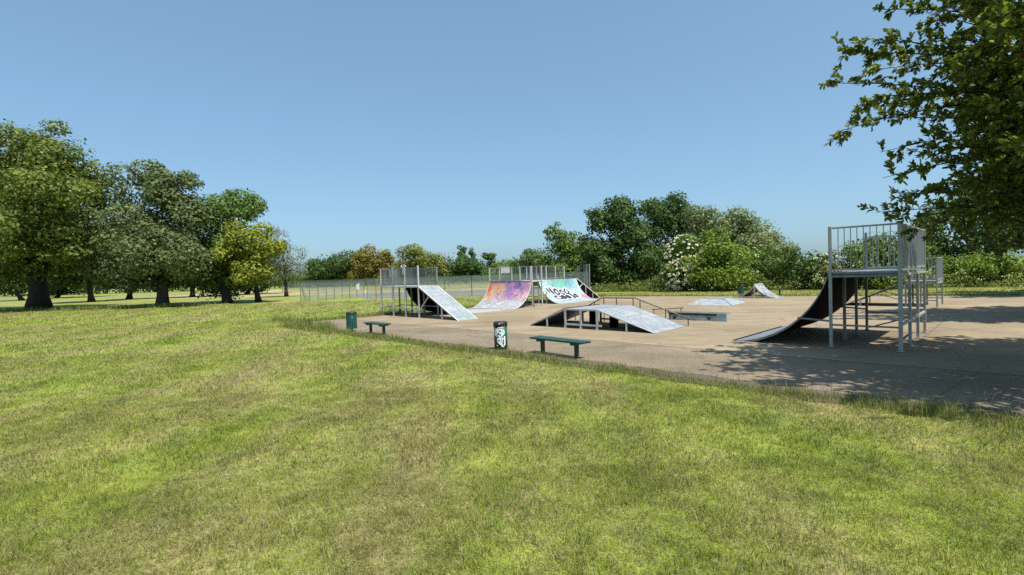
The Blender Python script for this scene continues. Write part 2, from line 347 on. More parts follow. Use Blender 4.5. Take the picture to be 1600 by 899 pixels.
class MB:
    def __init__(s): s.v = []; s.f = []; s.mi = []; s.uv = {}
    def quad(s, pts, mi=0, uv=None):
        b = len(s.v); s.v += [tuple(map(float, p)) for p in pts]; s.f.append(tuple(range(b, b+len(pts)))); s.mi.append(mi)
        if uv: s.uv[len(s.f)-1] = uv
    def box(s, lo, hi, mi=0):
        x0, y0, z0 = lo; x1, y1, z1 = hi; b = len(s.v)
        s.v += [(x0, y0, z0), (x1, y0, z0), (x1, y1, z0), (x0, y1, z0), (x0, y0, z1), (x1, y0, z1), (x1, y1, z1), (x0, y1, z1)]
        for f in ((3, 2, 1, 0), (4, 5, 6, 7), (0, 1, 5, 4), (1, 2, 6, 5), (2, 3, 7, 6), (3, 0, 4, 7)):
            s.f.append(tuple(b+i for i in f)); s.mi.append(mi)
    def bar(s, p, q, w, h=None, mi=0):
        """square bar between two points"""
        h = h or w; p = Vector(p); q = Vector(q); d = (q-p).normalized()
        a = d.cross(Vector((0, 0, 1)));  a = Vector((1, 0, 0)) if a.length < 1e-3 else a.normalized()
        c = a.cross(d).normalized(); b = len(s.v)
        for e in (p, q):
            for sa, scv in ((-1, -1), (1, -1), (1, 1), (-1, 1)):
                s.v.append(tuple(e + a*(sa*w/2) + c*(scv*h/2)))
        for f in ((3, 2, 1, 0), (4, 5, 6, 7), (0, 1, 5, 4), (1, 2, 6, 5), (2, 3, 7, 6), (3, 0, 4, 7)):
            s.f.append(tuple(b+i for i in f)); s.mi.append(mi)
    def tube(s, pts, rad, n=8, mi=0, cap=True):
        pts = [Vector(p) for p in pts]; rad = rad if isinstance(rad, (list, tuple)) else [rad]*len(pts)
        b = len(s.v); prev = None
        for i, p in enumerate(pts):
            d = (pts[min(i+1, len(pts)-1)]-pts[max(i-1, 0)]).normalized()
            if prev is None:
                a = d.cross(Vector((0, 0, 1))); a = Vector((1, 0, 0)) if a.length < 1e-3 else a.normalized()
            else:
                a = (prev - d*prev.dot(d)).normalized()
            prev = a; c = d.cross(a)
            for j in range(n):
                t = 2*math.pi*j/n; s.v.append(tuple(p + (a*math.cos(t)+c*math.sin(t))*rad[i]))
        for i in range(len(pts)-1):
            for j in range(n):
                s.f.append((b+i*n+j, b+i*n+(j+1) % n, b+(i+1)*n+(j+1) % n, b+(i+1)*n+j)); s.mi.append(mi)
        if cap:
            s.f.append(tuple(b+j for j in reversed(range(n)))); s.mi.append(mi)
            s.f.append(tuple(b+(len(pts)-1)*n+j for j in range(n))); s.mi.append(mi)
    def build(s, name, mats, parent=None, smooth=False):
        me = bpy.data.meshes.new(name); me.from_pydata(s.v, [], s.f)
        mats = mats if isinstance(mats, (list, tuple)) else [mats]
        for mm in mats: me.materials.append(M[mm])
        me.polygons.foreach_set('material_index', s.mi)
        if smooth: me.polygons.foreach_set('use_smooth', [True]*len(s.f))
        if s.uv:
            ul = me.uv_layers.new(name='UVMap')
            for fi, uv in s.uv.items():
                for li, c in zip(me.polygons[fi].loop_indices, uv): ul.data[li].uv = c
        me.update()
        o = bpy.data.objects.new(name, me); COL.objects.link(o)
        if parent: o.parent = parent
        return o

def np_mesh(name, verts, faces, mat, parent=None, smooth=False):
    """verts (N,3), faces (F,k)"""
    me = bpy.data.meshes.new(name); n, k = faces.shape
    me.vertices.add(len(verts)); me.vertices.foreach_set('co', verts.astype(np.float32).ravel())
    me.loops.add(n*k); me.loops.foreach_set('vertex_index', faces.astype(np.int32).ravel())
    me.polygons.add(n); me.polygons.foreach_set('loop_start', np.arange(0, n*k, k, dtype=np.int32))
    if smooth: me.polygons.foreach_set('use_smooth', np.ones(n, dtype=bool))
    me.materials.append(M[mat]); me.update(calc_edges=True); me.validate()
    o = bpy.data.objects.new(name, me); COL.objects.link(o)
    if parent: o.parent = parent
    return o
def nrm(a): return a/np.maximum(np.linalg.norm(a, axis=-1, keepdims=True), 1e-9)

# ------------------------------------------------------------------ ground
def sheet(name, pts, z, mat, sub=0):
    b = MB(); b.quad([(x, y, z) for x, y in pts]); o = b.build(name, mat); tag(o, kind='structure'); return o
g = MB(); g.quad([(-900, -60, 0), (900, -60, 0), (900, 1400, 0), (-900, 1400, 0)])
tag(g.build('ground', 'lawn'), kind='structure')
AU, AV = R_(-44.7), R_(45.3)                  # the two directions of the skate pad
eu = np.array([math.cos(AU), math.sin(AU)]); ev = np.array([math.cos(AV), math.sin(AV)])
PAD = np.array([(-12.0, 27.0), (-10.6, 25.5), (-6.99, 21.55), (1.5, 12.8), (5.4, 8.65), (7.6, 6.9), (11, 3.5), (14, .5), (37, .5), (37, 27.5), (31, 31), (22.1, 36), (8.3, 45.6), (-2.2, 35.8)])
def inside(poly, x, y):
    r = np.zeros(x.shape, bool); j = len(poly)-1
    for i in range(len(poly)):
        xi, yi = poly[i]; xj, yj = poly[j]
        c = ((yi > y) != (yj > y)) & (x < (xj-xi)*(y-yi)/(yj-yi+1e-12)+xi); r ^= c; j = i
    return r
def ragged(poly, step, amp, skip=()):
    out = []
    for i in range(len(poly)):
        a = np.array(poly[i]); b = np.array(poly[(i+1) % len(poly)]); L = np.linalg.norm(b-a); n = max(1, int(L/step))
        if i in skip: n = 1
        nn = np.array([-(b-a)[1], (b-a)[0]])/L
        for q in range(n):
            p = a+(b-a)*q/n
            if q: p = p+nn*random.uniform(-amp, amp)
            out.append(tuple(p))
    return out
cen = PAD.mean(0)
sheet('edge_dirt', ragged([tuple(cen+(p-cen)*1.0+nv*.22) for p, nv in zip(PAD, nrm(PAD-cen))], .35, .1, (7, 8)), .004, 'dirt')
sheet('asphalt_strip', ragged([tuple(p) for p in PAD], .3, .05, (7, 8)), .009, 'strip')
V0 = 13.95                                     # the slab starts behind this joint
def clip_v(poly, v0):
    out = []
    for i in range(len(poly)):
        a = np.array(poly[i]); b = np.array(poly[(i+1) % len(poly)]); da = a@ev-v0; db = b@ev-v0
        if da >= 0: out.append(tuple(a))
        if da*db < 0: out.append(tuple(a+(b-a)*da/(da-db)))
    return out
sheet('skate_slab', clip_v([tuple(cen+(p-cen)*.992) for p in PAD], V0), .014, 'slab')
fl = [(-10.2, 25.1), (-6.99, 21.55), (1.5, 12.8), (5.4, 8.65), (7.6, 6.9), (10, 4.5)]
band = [(x-.25, y-.25) for x, y in fl]+[tuple(np.array(q)+np.array([.71, .70])*(.5 if i > 1 else .34)) for i, q in reversed(list(enumerate(fl)))]
sheet('edge_soil', ragged(band, .25, .09), .0125, 'dirt')
# pale joint between strip and slab, and a few darker construction joints across the slab
jm = MB()
p0 = at(760, 515)[:2]; s0 = p0@eu
a = eu*(s0-2)+ev*(V0+.02); b2 = eu*(s0+14)+ev*(V0+.02)
jm.quad([(*(a-ev*.035), .018), (*(b2-ev*.035), .018), (*(b2+ev*.035), .018), (*(a+ev*.035), .018)])
M['joint'] = mottled('pale_joint', (.36, .29, .21), (.45, .37, .28), 3, .8)
tag(jm.build('pavement_joint', 'joint'), kind='structure')
jd = MB(); M['crack'] = mottled('dark_joint', (.10, .08, .055), (.16, .125, .09), 3, .8)
for q0, q1 in ((at(1430, 540)[:2], at(1454, 519.5)[:2]+ev*6), (at(1454, 519.5)[:2]+eu*4, at(1454, 519.5)[:2]+eu*4+ev*8)):
    d = nrm(q1-q0); nn = np.array([-d[1], d[0]])*.018
    jd.quad([(*(q0-nn), .018), (*(q1-nn), .018), (*(q1+nn), .018), (*(q0+nn), .018)])
tag(jd.build('slab_joint', 'crack'), kind='structure')
sheet('court_surface', [(-17, 58.5), (-15.5, 56.6), (-4, 54.4), (8, 54.2), (14, 74), (-24, 76)], .006, 'court')
sheet('dry_field', ragged([(-60, 77), (14, 74.5), (18, 120), (-70, 132)], 3, .5), .004, 'dryfield')
sheet('distant_path', [(-120, 118), (-70, 110), (-69, 111.5), (-119, 120)], .005, 'court')

# ------------------------------------------------------------------ grass blades
def vnoise(x, y, s, seed):
    rs = np.random.default_rng(seed); T = rs.random((64, 64)); X = x*s; Y = y*s
    xi = np.floor(X).astype(int); yi = np.floor(Y).astype(int); fx = X-xi; fy = Y-yi
    fx = fx*fx*(3-2*fx); fy = fy*fy*(3-2*fy)
    g = lambda a, b: T[a % 64, b % 64]
    return (g(xi, yi)*(1-fx)+g(xi+1, yi)*fx)*(1-fy)+(g(xi, yi+1)*(1-fx)+g(xi+1, yi+1)*fx)*fy
def blades(x, y, h, w, lean, z0=0.0):
    n = len(x); az = RNG.uniform(0, 2*np.pi, n); fa = RNG.uniform(0, 2*np.pi, n)
    d = np.stack([np.cos(az), np.sin(az)], 1)*(lean*h)[:, None]*1.1
    s = np.stack([np.cos(fa), np.sin(fa)], 1)*(w*.5)[:, None]
    V = np.zeros((n, 5, 3)); b = np.stack([x, y], 1)
    hz = h*np.sqrt(np.clip(1-lean**2*.72, .03, 1))
    V[:, 0, :2] = b-s; V[:, 1, :2] = b+s; V[:, :2, 2] = z0
    V[:, 2, :2] = b+d*.32+s*.8; V[:, 3, :2] = b+d*.32-s*.8; V[:, 2:4, 2] = (z0+hz*.6)[:, None] if np.ndim(z0) else z0+(hz*.6)[:, None]
    V[:, 4, :2] = b+d; V[:, 4, 2] = z0+hz
    i = np.arange(n)[:, None]*5
    F = np.concatenate([i+np.array([[0, 1, 2]]), i+np.array([[0, 2, 3]]), i+np.array([[3, 2, 4]])], 1).reshape(-1, 3)
    return V.reshape(-1, 3), F
parts = []
def scatter(d0, d1, dens, hmin, hmax, w):
    area = 1.06*(d1*d1-d0*d0); n = int(area*dens)
    y = np.sqrt(RNG.uniform(d0*d0, d1*d1, n)); x = RNG.uniform(-1.06, 1.06, n)*y
    k = ~inside(PAD, x, y); x, y = x[k], y[k]
    cl = vnoise(x, y, 2.2, 3)*.5+vnoise(x, y, 7, 4)*.5
    k = RNG.random(len(x)) < .35+.9*cl; x, y, cl = x[k], y[k], cl[k]
    h = (hmin+(hmax-hmin)*RNG.random(len(x)))*(.6+.8*cl)
    lean = np.clip(np.abs(RNG.normal(.85, .4, len(x)))+.5*(vnoise(x, y, .9, 5) > .58)*RNG.random(len(x)), 0, 1.2)
    parts.append(blades(x, y, h, np.full(len(x), w)*RNG.uniform(.7, 1.3, len(x)), lean))
scatter(3.0, 6.0, 6500, .035, .085, .0046)
scatter(6.0, 10.5, 2900, .04, .085, .0066)
scatter(10.5, 17, 850, .045, .10, .011)
scatter(17, 30, 260, .05, .11, .018)
scatter(30, 52, 60, .06, .13, .034)
def joinmesh(ps):
    vs, fs, o = [], [], 0
    for v, f in ps: vs.append(v); fs.append(f+o); o += len(v)
    return np.concatenate(vs), np.concatenate(fs)
tag(np_mesh('grass', *joinmesh(parts), 'blades'), 'short mown green lawn with dry clippings around the skate pad', 'grass', kind='stuff')

parts = []
for d0, d1, n, w in ((3.0, 6.5, 26000, .0035), (6.5, 12, 26000, .006), (12, 22, 16000, .011)):
    y = np.sqrt(RNG.uniform(d0*d0, d1*d1, n)); x = RNG.uniform(-1.06, 1.06, n)*y
    m_ = .5*vnoise(x, y, .9, 31)+.3*vnoise(x, y, 2.7, 32)+.3*vnoise(x*1.0+y*.3, y*.15, 1.3, 33)
    k = (RNG.random(n) < np.clip((m_-.5)*3.2, .03, 1)) & ~inside(PAD, x, y); x, y = x[k], y[k]
    parts.append(blades(x, y, RNG.uniform(.03, .085, len(x)), np.full(len(x), w), RNG.uniform(.95, 1.15, len(x)), .022))
M['clip'] = mat_tall('dry_clippings', (.20, .17, .075), (.34, .30, .14), (.46, .42, .23))
tag(np_mesh('dry_clippings', *joinmesh(parts), 'clip'), 'dry mown clippings lying scattered over the lawn', 'grass', kind='stuff')
parts = []
def edge_grass(a, b, dens, w0, w1, hmin, hmax, bw):
    a = np.array(a, float); b = np.array(b, float); L = np.linalg.norm(b-a); n = int(L*dens)
    t = RNG.random(n); off = w0+(w1-w0)*RNG.random(n)**1.5
    d = (b-a)/L; nn = np.array([d[1], -d[0]])
    p = a+d*(t*L)[:, None]+nn*off[:, None]
    cl = vnoise(p[:, 0], p[:, 1], 1.6, 9); k = RNG.random(n) < .25+1.2*cl; p, cl = p[k], cl[k]
    h = (hmin+(hmax-hmin)*RNG.random(len(p))**2)*(.55+.9*cl)
    parts.append(blades(p[:, 0], p[:, 1], h, np.full(len(p), bw), np.abs(RNG.normal(.35, .25, len(p)))))
edge_grass((-11.2, 26.1), (-6.99, 21.55), 420, -.15, .9, .10, .32, .016)
edge_grass((-6.99, 21.55), (1.5, 12.8), 420, .02, .5, .07, .24, .011)
edge_grass((1.5, 12.8), (5.4, 8.65), 620, 0.0, .5, .07, .22, .008)
edge_grass((5.4, 8.65), (11, 3.5), 800, -.05, .55, .07, .24, .007)
edge_grass((-2.2, 35.8), (-12.0, 27.0), 330, -.1, 1.3, .10, .36, .022)
edge_grass((8.3, 45.6), (-2.2, 35.8), 200, -.1, .8, .10, .28, .026)
edge_grass((31, 31), (8.3, 45.6), 120, -.1, .8, .08, .22, .03)
for cx_, cy_ in ((-10.4, 25.9), (-9.1, 24.4), (-8.6, 23.7), (-12.4, 28.3), (-13.5, 29.3)):
    q = RNG.normal(0, .22, (160, 2))+np.array([cx_, cy_])
    parts.append(blades(q[:, 0], q[:, 1], RNG.uniform(.2, .45, 160), np.full(160, .016), np.abs(RNG.normal(.3, .2, 160))))
edge_grass((-9, 23.7), (1.5, 12.8), 45, -.45, .1, .05, .22, .010)
edge_grass((1.5, 12.8), (7, 7.2), 55, -.4, .1, .05, .2, .008)
for cx_, cy_, n_ in ((-41, 50.5, 700), (-35, 51.5, 700), (-52, 52.5, 500)):
    q = RNG.normal(0, 1, (n_, 2))*np.array([2.2, .5])+np.array([cx_, cy_])
    parts.append(blades(q[:, 0], q[:, 1], RNG.uniform(.15, .5, n_), np.full(n_, .05), np.abs(RNG.normal(.3, .2, n_))))
tag(np_mesh('tall_grass', *joinmesh(parts), 'tall'), 'taller uncut grass fringing the edge of the skate pad', 'grass', kind='stuff')
st = MB()
for px, py, hh, bend in ((1541, 640, .27, .03), (1549, 642, .27, .20), (1565, 643, .25, .2), (1575, 648, .2, .2), (1595, 652, .3, .02)):
    b = at(px, py); pts = [(b[0]+bend*t*t, b[1]+.05*t, hh*math.sin(min(1, t)*1.7)) for t in (0, .25, .5, .75, 1.0)]
    st.tube(pts, [.0025, .0025, .002, .0025, .004], 5)
M['straw'] = mottled('straw', (.42, .38, .26), (.55, .5, .36), 4, .7)
tag(st.build('dry_stalks', 'straw'), 'pale bent grass stalks at the shaded pad edge', 'grass', kind='stuff')

# ------------------------------------------------------------------ ramp parts
def arc(H, R, n=14):
    """profile from coping (x=0, z=H) down to the toe"""
    run = math.sqrt(2*R*H-H*H); a1 = math.acos(1-H/R); out = []
    for i in range(n+1):
        a_ = a1*(1-i/n); out.append((run-R*math.sin(a_), R-R*math.cos(a_)))
    return out
def surface(root, prof, y0, y1, mat, name='ramp_surface', th=.03, ncross=1, under='dark', smooth=True):
    b = MB(); n = len(prof)
    L = [0]
    for i in range(n-1): L.append(L[-1]+math.hypot(prof[i+1][0]-prof[i][0], prof[i+1][1]-prof[i][1]))
    for i in range(n-1):
        (xa, za), (xb, zb) = prof[i], prof[i+1]; va, vb = L[i]/L[-1], L[i+1]/L[-1]
        b.quad([(xa, y0, za), (xb, y0, zb), (xb, y1, zb), (xa, y1, za)], 0, [(0, va), (0, vb), (1, vb), (1, va)])
    o = b.build(name, mat, root, smooth)
    u = MB()
    def off(i):
        j0, j1 = max(i-1, 0), min(i+1, n-1); dx, dz = prof[j1][0]-prof[j0][0], prof[j1][1]-prof[j0][1]; l_ = math.hypot(dx, dz)
        return prof[i][0]+dz/l_*th, max(prof[i][1]-dx/l_*th, .004)
    ya, yb = (y0, y1)
    for i in range(n-1):
        (xa, za), (xb, zb) = off(i), off(i+1)
        u.quad([(xa, ya, za), (xa, yb, za), (xb, yb, zb), (xb, ya, zb)])
        # ribs under the sheet
    for yy in (y0, y1):
        for i in range(n-1):
            (xa, za), (xb, zb) = off(i), off(i+1)
            u.quad([(prof[i][0], yy, prof[i][1]), (prof[i+1][0], yy, prof[i+1][1]), (xb, yy, zb), (xa, yy, za)])
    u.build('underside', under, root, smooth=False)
    return o
def edge_trim(root, prof, y, mat='galv', w=.05, drop=.05):
    b = MB(); n = len(prof)
    for i in range(n-1):
        (xa, za), (xb, zb) = prof[i], prof[i+1]
        za2, zb2 = max(za-drop, .003), max(zb-drop, .002)
        y0, y1 = y-w/2, y+w/2
        A = [(xa, y0, za+.004), (xb, y0, zb+.004), (xb, y1, zb+.004), (xa, y1, za+.004)]
        B = [(xa, y0, za2), (xb, y0, zb2), (xb, y1, zb2), (xa, y1, za2)]
        b.quad(A); b.quad(B[::-1]); b.quad([A[0], B[0], B[1], A[1]]); b.quad([A[3], A[2], B[2], B[3]])
    return b.build('edge_trim', mat, root)
def post(root, x, y, z1, mat='galv', w=.07, z0=0):
    b = MB(); b.box((x-w/2, y-w/2, z0), (x+w/2, y+w/2, z1)); b.box((x-w, y-w, .014), (x+w, y+w, .026)) if z0 == 0 else None
    return b.build('post', mat, root)
def beam(root, p, q, w=.05, mat='galv', name='cross_beam', h=None):
    b = MB(); b.bar(p, q, w, h); return b.build(name, mat, root)
def rail(root, p, q, z0, z1, sp=.135, mat='galv', bar=.018, name='guard_rail'):
    b = MB(); p = Vector((*p, 0)); q = Vector((*q, 0)); L = (q-p).length; n = max(2, int(L/sp))
    up = Vector((0, 0, 1))
    b.bar(p+up*z1, q+up*z1, .045); b.bar(p+up*(z0+.07), q+up*(z0+.07), .04)
    for i in range(1, n):
        c = p.lerp(q, i/n); b.bar(c+up*(z0+.07), c+up*z1, bar)
    return b.build(name, mat, root)
def deck(root, x0, x1, y0, y1, H, mat='galv', th=.06):
    b = MB(); b.box((min(x0, x1), min(y0, y1), H-th), (max(x0, x1), max(y0, y1), H-.002)); return b.build('platform', mat, root)
def coping(root, x, y0, y1, H, mat='galv', r=.03):
    b = MB(); b.tube([(x, y0, H), (x, y1, H)], r, 10); return b.build('coping', mat, root, True)

# --- big quarter pipe on the right
r1 = empty('quarter_pipe', (8.64, 13.96, .014), R_(135.3), 'tall dark quarter pipe with railed platform under the overhanging tree', 'skate ramp', 'skate ramps on the pad')
W, H, D = -4.65, 2.05, 1.57
pr = arc(H, 2.75, 18)
M['gr_dark'] = mottled('worn_dark_steel_ramp', (.13, .15, .165), (.27, .29, .30), 2.5, .45, .2)
surface(r1, pr, 0, W, 'gr_dark', th=.05)
edge_trim(r1, pr, 0, 'galvdull', .045, .06); edge_trim(r1, pr, W, 'galvdull', .045, .06)
coping(r1, -.01, .02, W-.02, H+.01, 'galvdull')
deck(r1, -.05, -D, -.03, W+.03, H, 'galvdull')
for i in range(4):
    y = W*i/3
    tall = i in (0, 3)
    post(r1, -.04, y, 3.29 if tall else H-.07, 'galv' if i == 0 else 'galvdull')
    post(r1, -D, y, 3.29 if tall else H-.07, 'galv', .085 if i == 0 else .07)
    beam(r1, (-.08, y, H-.11), (-D+.05, y, H-.11), .06, 'galvdull')
for y in (0, W):
    beam(r1, (-.02, y, .72), (.78, y, .78), .05, 'galvdull')
    beam(r1, (-.08, y, .62), (-D+.04, y, .62), .045, 'galvdull')
beam(r1, (-D, -.05, .68), (-D, W+.05, .68), .06)
beam(r1, (-D, -.05, H-.1), (-D, W+.05, H-.1), .07)
beam(r1, (-.1, W, .1), (-D+.05, W, .6), .04, 'rust', 'brace')
rail(r1, (-.09, 0), (-D+.05, 0), H, 3.24)
rail(r1, (-.09, W), (-D+.05, W), H, 3.12)
rail(r1, (-D, -.05), (-D, W+.05), H, 3.24, .105, 'galv', .022)

# --- bank ramp behind it
r2 = empty('bank_ramp', (19.85, 25.85, .014), R_(135.3), 'low bank ramp with railed platform behind the tall quarter pipe', 'skate ramp', 'skate ramps on the pad')
H, D, W, run = 1.28, 1.25, -2.44, 2.75
pr = [(run*i/6, H*(1-i/6)) for i in range(7)]
surface(r2, pr, 0, W, 'gr_bank', smooth=False); edge_trim(r2, pr, 0, 'galvdull'); edge_trim(r2, pr, W, 'galvdull')
deck(r2, -.02, -D, -.03, W+.03, H, 'galvdull'); coping(r2, 0, .02, W-.02, H, 'galvdull')
for y in (0, W):
    post(r2, -.03, y, H-.07, 'galvdull'); post(r2, -D, y, 2.45, 'galv'); post(r2, -D*.5, y, H-.07, 'galvdull', .06)
    beam(r2, (-.05, y, H-.1), (-D+.04, y, H-.1), .06, 'galv'); beam(r2, (.0, y, .32), (-D, y, .32), .05, 'galv')
    beam(r2, (0, y, .3), (1.3, y, .66), .04, 'galvdull', 'brace'); beam(r2, (1.9, y, .02), (1.9, y, .36), .05, 'galv', 'strut')
post(r2, -.03, 0-.001, 2.45, 'galv', .05, H); post(r2, -.03, W, 2.45, 'galv', .05, H)
rail(r2, (-.06, 0), (-D+.04, 0), H, 2.42, .12); rail(r2, (-.06, W), (-D+.04, W), H, 2.42, .12); rail(r2, (-D, -.04), (-D, W+.04), H, 2.42, .1, 'galv', .022)
beam(r2, (-D, 0, H-.1), (-D, W, H-.1), .06)

# --- left structure: platform, bank towards us, quarter pipe behind
r3 = empty('bank_ramp', (-5.14, 28.12, .01), R_(-46), 'pale blue straight bank ramp with caged platform at the left end of the pad', 'skate ramp', 'skate ramps on the pad')
H, P, B, run = 1.75, -4.0, 1.25, 3.45
pr = [(run*i/6, H*(1-i/6)) for i in range(7)]
surface(r3, pr, 0, B, 'gr_bank', smooth=False); edge_trim(r3, pr, 0, 'white', .06, .07); edge_trim(r3, pr, B, 'white')
deck(r3, P, -.01, .03, B-.03, H, 'galvlit')
xs = [P, P*.66, P*.335, 0]
for i, x in enumerate(xs):
    post(r3, x, 0, 2.82 if i < 3 else 2.9, 'galvlit', .075)
    post(r3, x, B, 2.8 if i in (0, 3) else H-.07, 'galvdull', .075)
post(r3, -3.3, B, 2.8, 'black', .09)
beam(r3, (P, 0, H-.04), (0, 0, H-.04), .07, 'galvlit'); beam(r3, (P, 0, .5), (0, 0, .5), .06, 'galvlit')
beam(r3, (P, B, .55), (0, B, .55), .05, 'galvdull'); beam(r3, (P, B, H-.1), (0, B, H-.1), .06, 'galvdull')
beam(r3, (P, 0, .5), (P, B, .5), .05, 'galvdull')
beam(r3, (.05, 0, .42), (.98, 0, 1.22), .05, 'galvlit', 'brace')
beam(r3, (2.1, 0, .02), (2.1, 0, .64), .07, 'galvlit', 'strut'); beam(r3, (2.1, B, .02), (2.1, B, .64), .07, 'galvdull', 'strut')
rail(r3, (P, 0), (0, 0), H, 2.78, .11, 'galvdull', .02); rail(r3, (P, B), (-.02, B), H, 2.74, .11, 'galvdull', .02); rail(r3, (P, 0), (P, B), H, 2.74, .11, 'galvdull', .02)
# quarter pipe leaving the far side of the platform
pr = arc(H, 2.3, 14); b = MB(); u = MB()
for i in range(len(pr)-1):
    (ya, za), (yb, zb) = pr[i], pr[i+1]
    b.quad([(-3.3, B+ya+.05, za), (0, B+ya+.05, za), (0, B+yb+.05, zb), (-3.3, B+yb+.05, zb)], 0, [(0, i/14), (1, i/14), (1, (i+1)/14), (0, (i+1)/14)])
    u.quad([(-3.3, B+ya-.0, max(za-.02, .003)), (-3.3, B+yb-.0, max(zb-.02, .003)), (0, B+yb, max(zb-.02, .003)), (0, B+ya, max(za-.02, .003))])
b.build('curved_ramp', 'gr_orange', r3, True); u.build('curved_underside', 'dark', r3)
for x0, x1, z0, z1, tilt in ((-2.95, -2.67, 2.28, 2.72, .0), (-2.55, -2.0, 2.25, 2.68, .05)):
    b = MB(); b.quad([(x0, -.05, z0+tilt), (x1, -.05, z0-tilt), (x1, -.05, z1-tilt*.3), (x0, -.05, z1)]); b.quad([(x0, -.035, z0+tilt), (x0, -.035, z1), (x1, -.035, z1-tilt*.3), (x1, -.035, z0-tilt)])
    b.build('infill_sheet', 'sheet', r3)
b = MB(); b.box((-1.45, -.075, 2.42), (-1.2, -.05, 2.86)); b.build('notice', 'white', r3)
b = MB(); b.box((-3.95, B+.03, 2.74), (-3.1, B+.06, 3.08)); bd = b.build('painted_board', 'black', r3)
w = MB()
for pts in (((-3.85, 2.84), (-3.7, 3.0), (-3.6, 2.82)), ((-3.55, 2.8), (-3.5, 3.02), (-3.38, 3.0), (-3.4, 2.84)), ((-3.3, 3.0), (-3.18, 2.9))):
    w.tube([(x, B+.025, z) for x, z in pts], .03, 6)
w.build('white_scrawl', 'white', bd)

# --- orange and purple quarter pipe
r4 = empty('quarter_pipe', (1.32, 34.39, .014), R_(-128), 'quarter pipe painted orange pink and purple at the back of the pad', 'skate ramp', 'skate ramps on the pad')
H, W, D = 1.72, -3.72, 1.2
pr = arc(H, 2.3, 16); s4 = surface(r4, pr, W, 0, 'gr_orange'); edge_trim(r4, pr, 0, 'white', .05, .05); edge_trim(r4, pr, W, 'white', .04)
coping(r4, -.01, W, .01, H+.01, 'rust'); deck(r4, -.05, -D, W+.03, -.03, H)
for y in (0, W*.5, W):
    post(r4, -.04, y, 2.75 if y == 0 else H-.07, 'galvlit', .075); post(r4, -D, y, 2.77, 'galvlit')
post(r4, -.04, W, 2.72, 'galvlit', .06, H)
post(r4, -.1, .06, H-.1, 'rust', .06)
for y in (-.7*3.72, -.25*3.72): post(r4, -D, y, 2.75, 'galvlit', .06, H)
beam(r4, (-.05, 0, .62), (1.0, 0, .66), .045, 'galvlit'); beam(r4, (-.05, 0, .58), (-D, 0, .58), .045, 'galvdull'); beam(r4, (-D, 0, .55), (-D, W, .55), .045, 'galvlit')
rail(r4, (-D, 0), (-D, W), H, 2.74, .13, 'galvdull', .016); rail(r4, (-.06, W), (-D, W), H, 2.7, .13, 'galvdull', .016)
tp = MB()
iv = lambda P: Matrix.Rotation(-R_(-128), 3, 'Z') @ Vector((P[0]-1.32, P[1]-34.39, 0))
for zz in (.012,):
    A_ = [iv(at(802, 484)), iv(at(735, 484.2)), iv(at(716, 489)), iv(at(740, 490.3))]
    tp.quad([(p.x, p.y, zz) for p in A_]); tp.quad([(p.x, p.y, zz-.012) for p in reversed(A_)])
    for i in range(4):
        p, q = A_[i], A_[(i+1) % 4]; tp.quad([(p.x, p.y, zz-.012), (q.x, q.y, zz-.012), (q.x, q.y, zz), (p.x, p.y, zz)])
tp.build('toe_plate', 'sheet', r4)

# --- mint quarter pipe with black bubble letters, bank on its far side
r5 = empty('quarter_pipe', (1.98, 37.84, .014), AU, 'mint and white quarter pipe with black bubble graffiti letters', 'skate ramp', 'skate ramps on the pad')
H, W, D = 1.76, 4.5, 1.2
pr5 = arc(H, 2.35, 18); surface(r5, pr5, 0, W, 'gr_cyan'); edge_trim(r5, pr5, 0, 'white', .05, .05)
edge_trim(r5, pr5, W, 'white', .05, .05)
coping(r5, -.01, 0, W, H+.01, 'rust'); deck(r5, -.05, -D, .03, W+.03, H)
for y in (0, W*.5, W):
    post(r5, -.04, y, 2.1 if y == 0 else H-.07, 'galvlit'); post(r5, -D, y, 2.8, 'galvlit')
post(r5, -D, W*.25, 2.78, 'galvlit', .06, H); post(r5, -D, W*.75, 2.78, 'galvlit', .06, H)
post(r5, .72, .02, .9, 'galvlit', .07)
beam(r5, (-.05, 0, .6), (.72, 0, .62), .045, 'galvlit'); beam(r5, (-.05, 0, .5), (-D, 0, .5), .045, 'rust')
rail(r5, (-D, 0), (-D, W), H, 2.78, .13, 'galvdull', .016); rail(r5, (-.06, 0), (-D, 0), H, 2.74, .13, 'galvdull', .016)
run = 3.1; nb = 6; e0, e1 = W+.05, W+.05+run
b = MB(); u = MB(); sd = MB()
for i in range(nb):
    ya, yb = e0+run*i/nb, e0+run*(i+1)/nb; za, zb = H*(1-i/nb), H*(1-(i+1)/nb)
    b.quad([(-1.2, ya, za), (.03, ya, za), (.03, yb, zb), (-1.2, yb, zb)]); u.quad([(-1.2, ya, max(za-.05, .004)), (-1.2, yb, max(zb-.05, .003)), (.03, yb, max(zb-.05, .003)), (.03, ya, max(za-.05, .004))])
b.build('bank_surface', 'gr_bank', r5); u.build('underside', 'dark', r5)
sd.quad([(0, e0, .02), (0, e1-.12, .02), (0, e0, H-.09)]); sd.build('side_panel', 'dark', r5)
for x in (.05, -1.2): beam(r5, (x, e0-.02, H-.03), (x, e1, .01), .06, 'white', 'edge_trim')
beam(r5, (.04, e0+1.15, .02), (.04, e0+1.15, H*(1-1.15/run)-.06), .06, 'galvlit', 'strut'); beam(r5, (.04, e0+2.1, .02), (.04, e0+2.1, H*(1-2.1/run)-.06), .06, 'galvlit', 'strut')
beam(r5, (.04, e0+.25, .92), (.04, e0+.75, 1.28), .05, 'white', 'brace')
inv5 = Matrix.Rotation(-AU, 3, 'Z')
def l5(P): return inv5 @ Vector((P[0]-1.98, P[1]-37.84, 0))
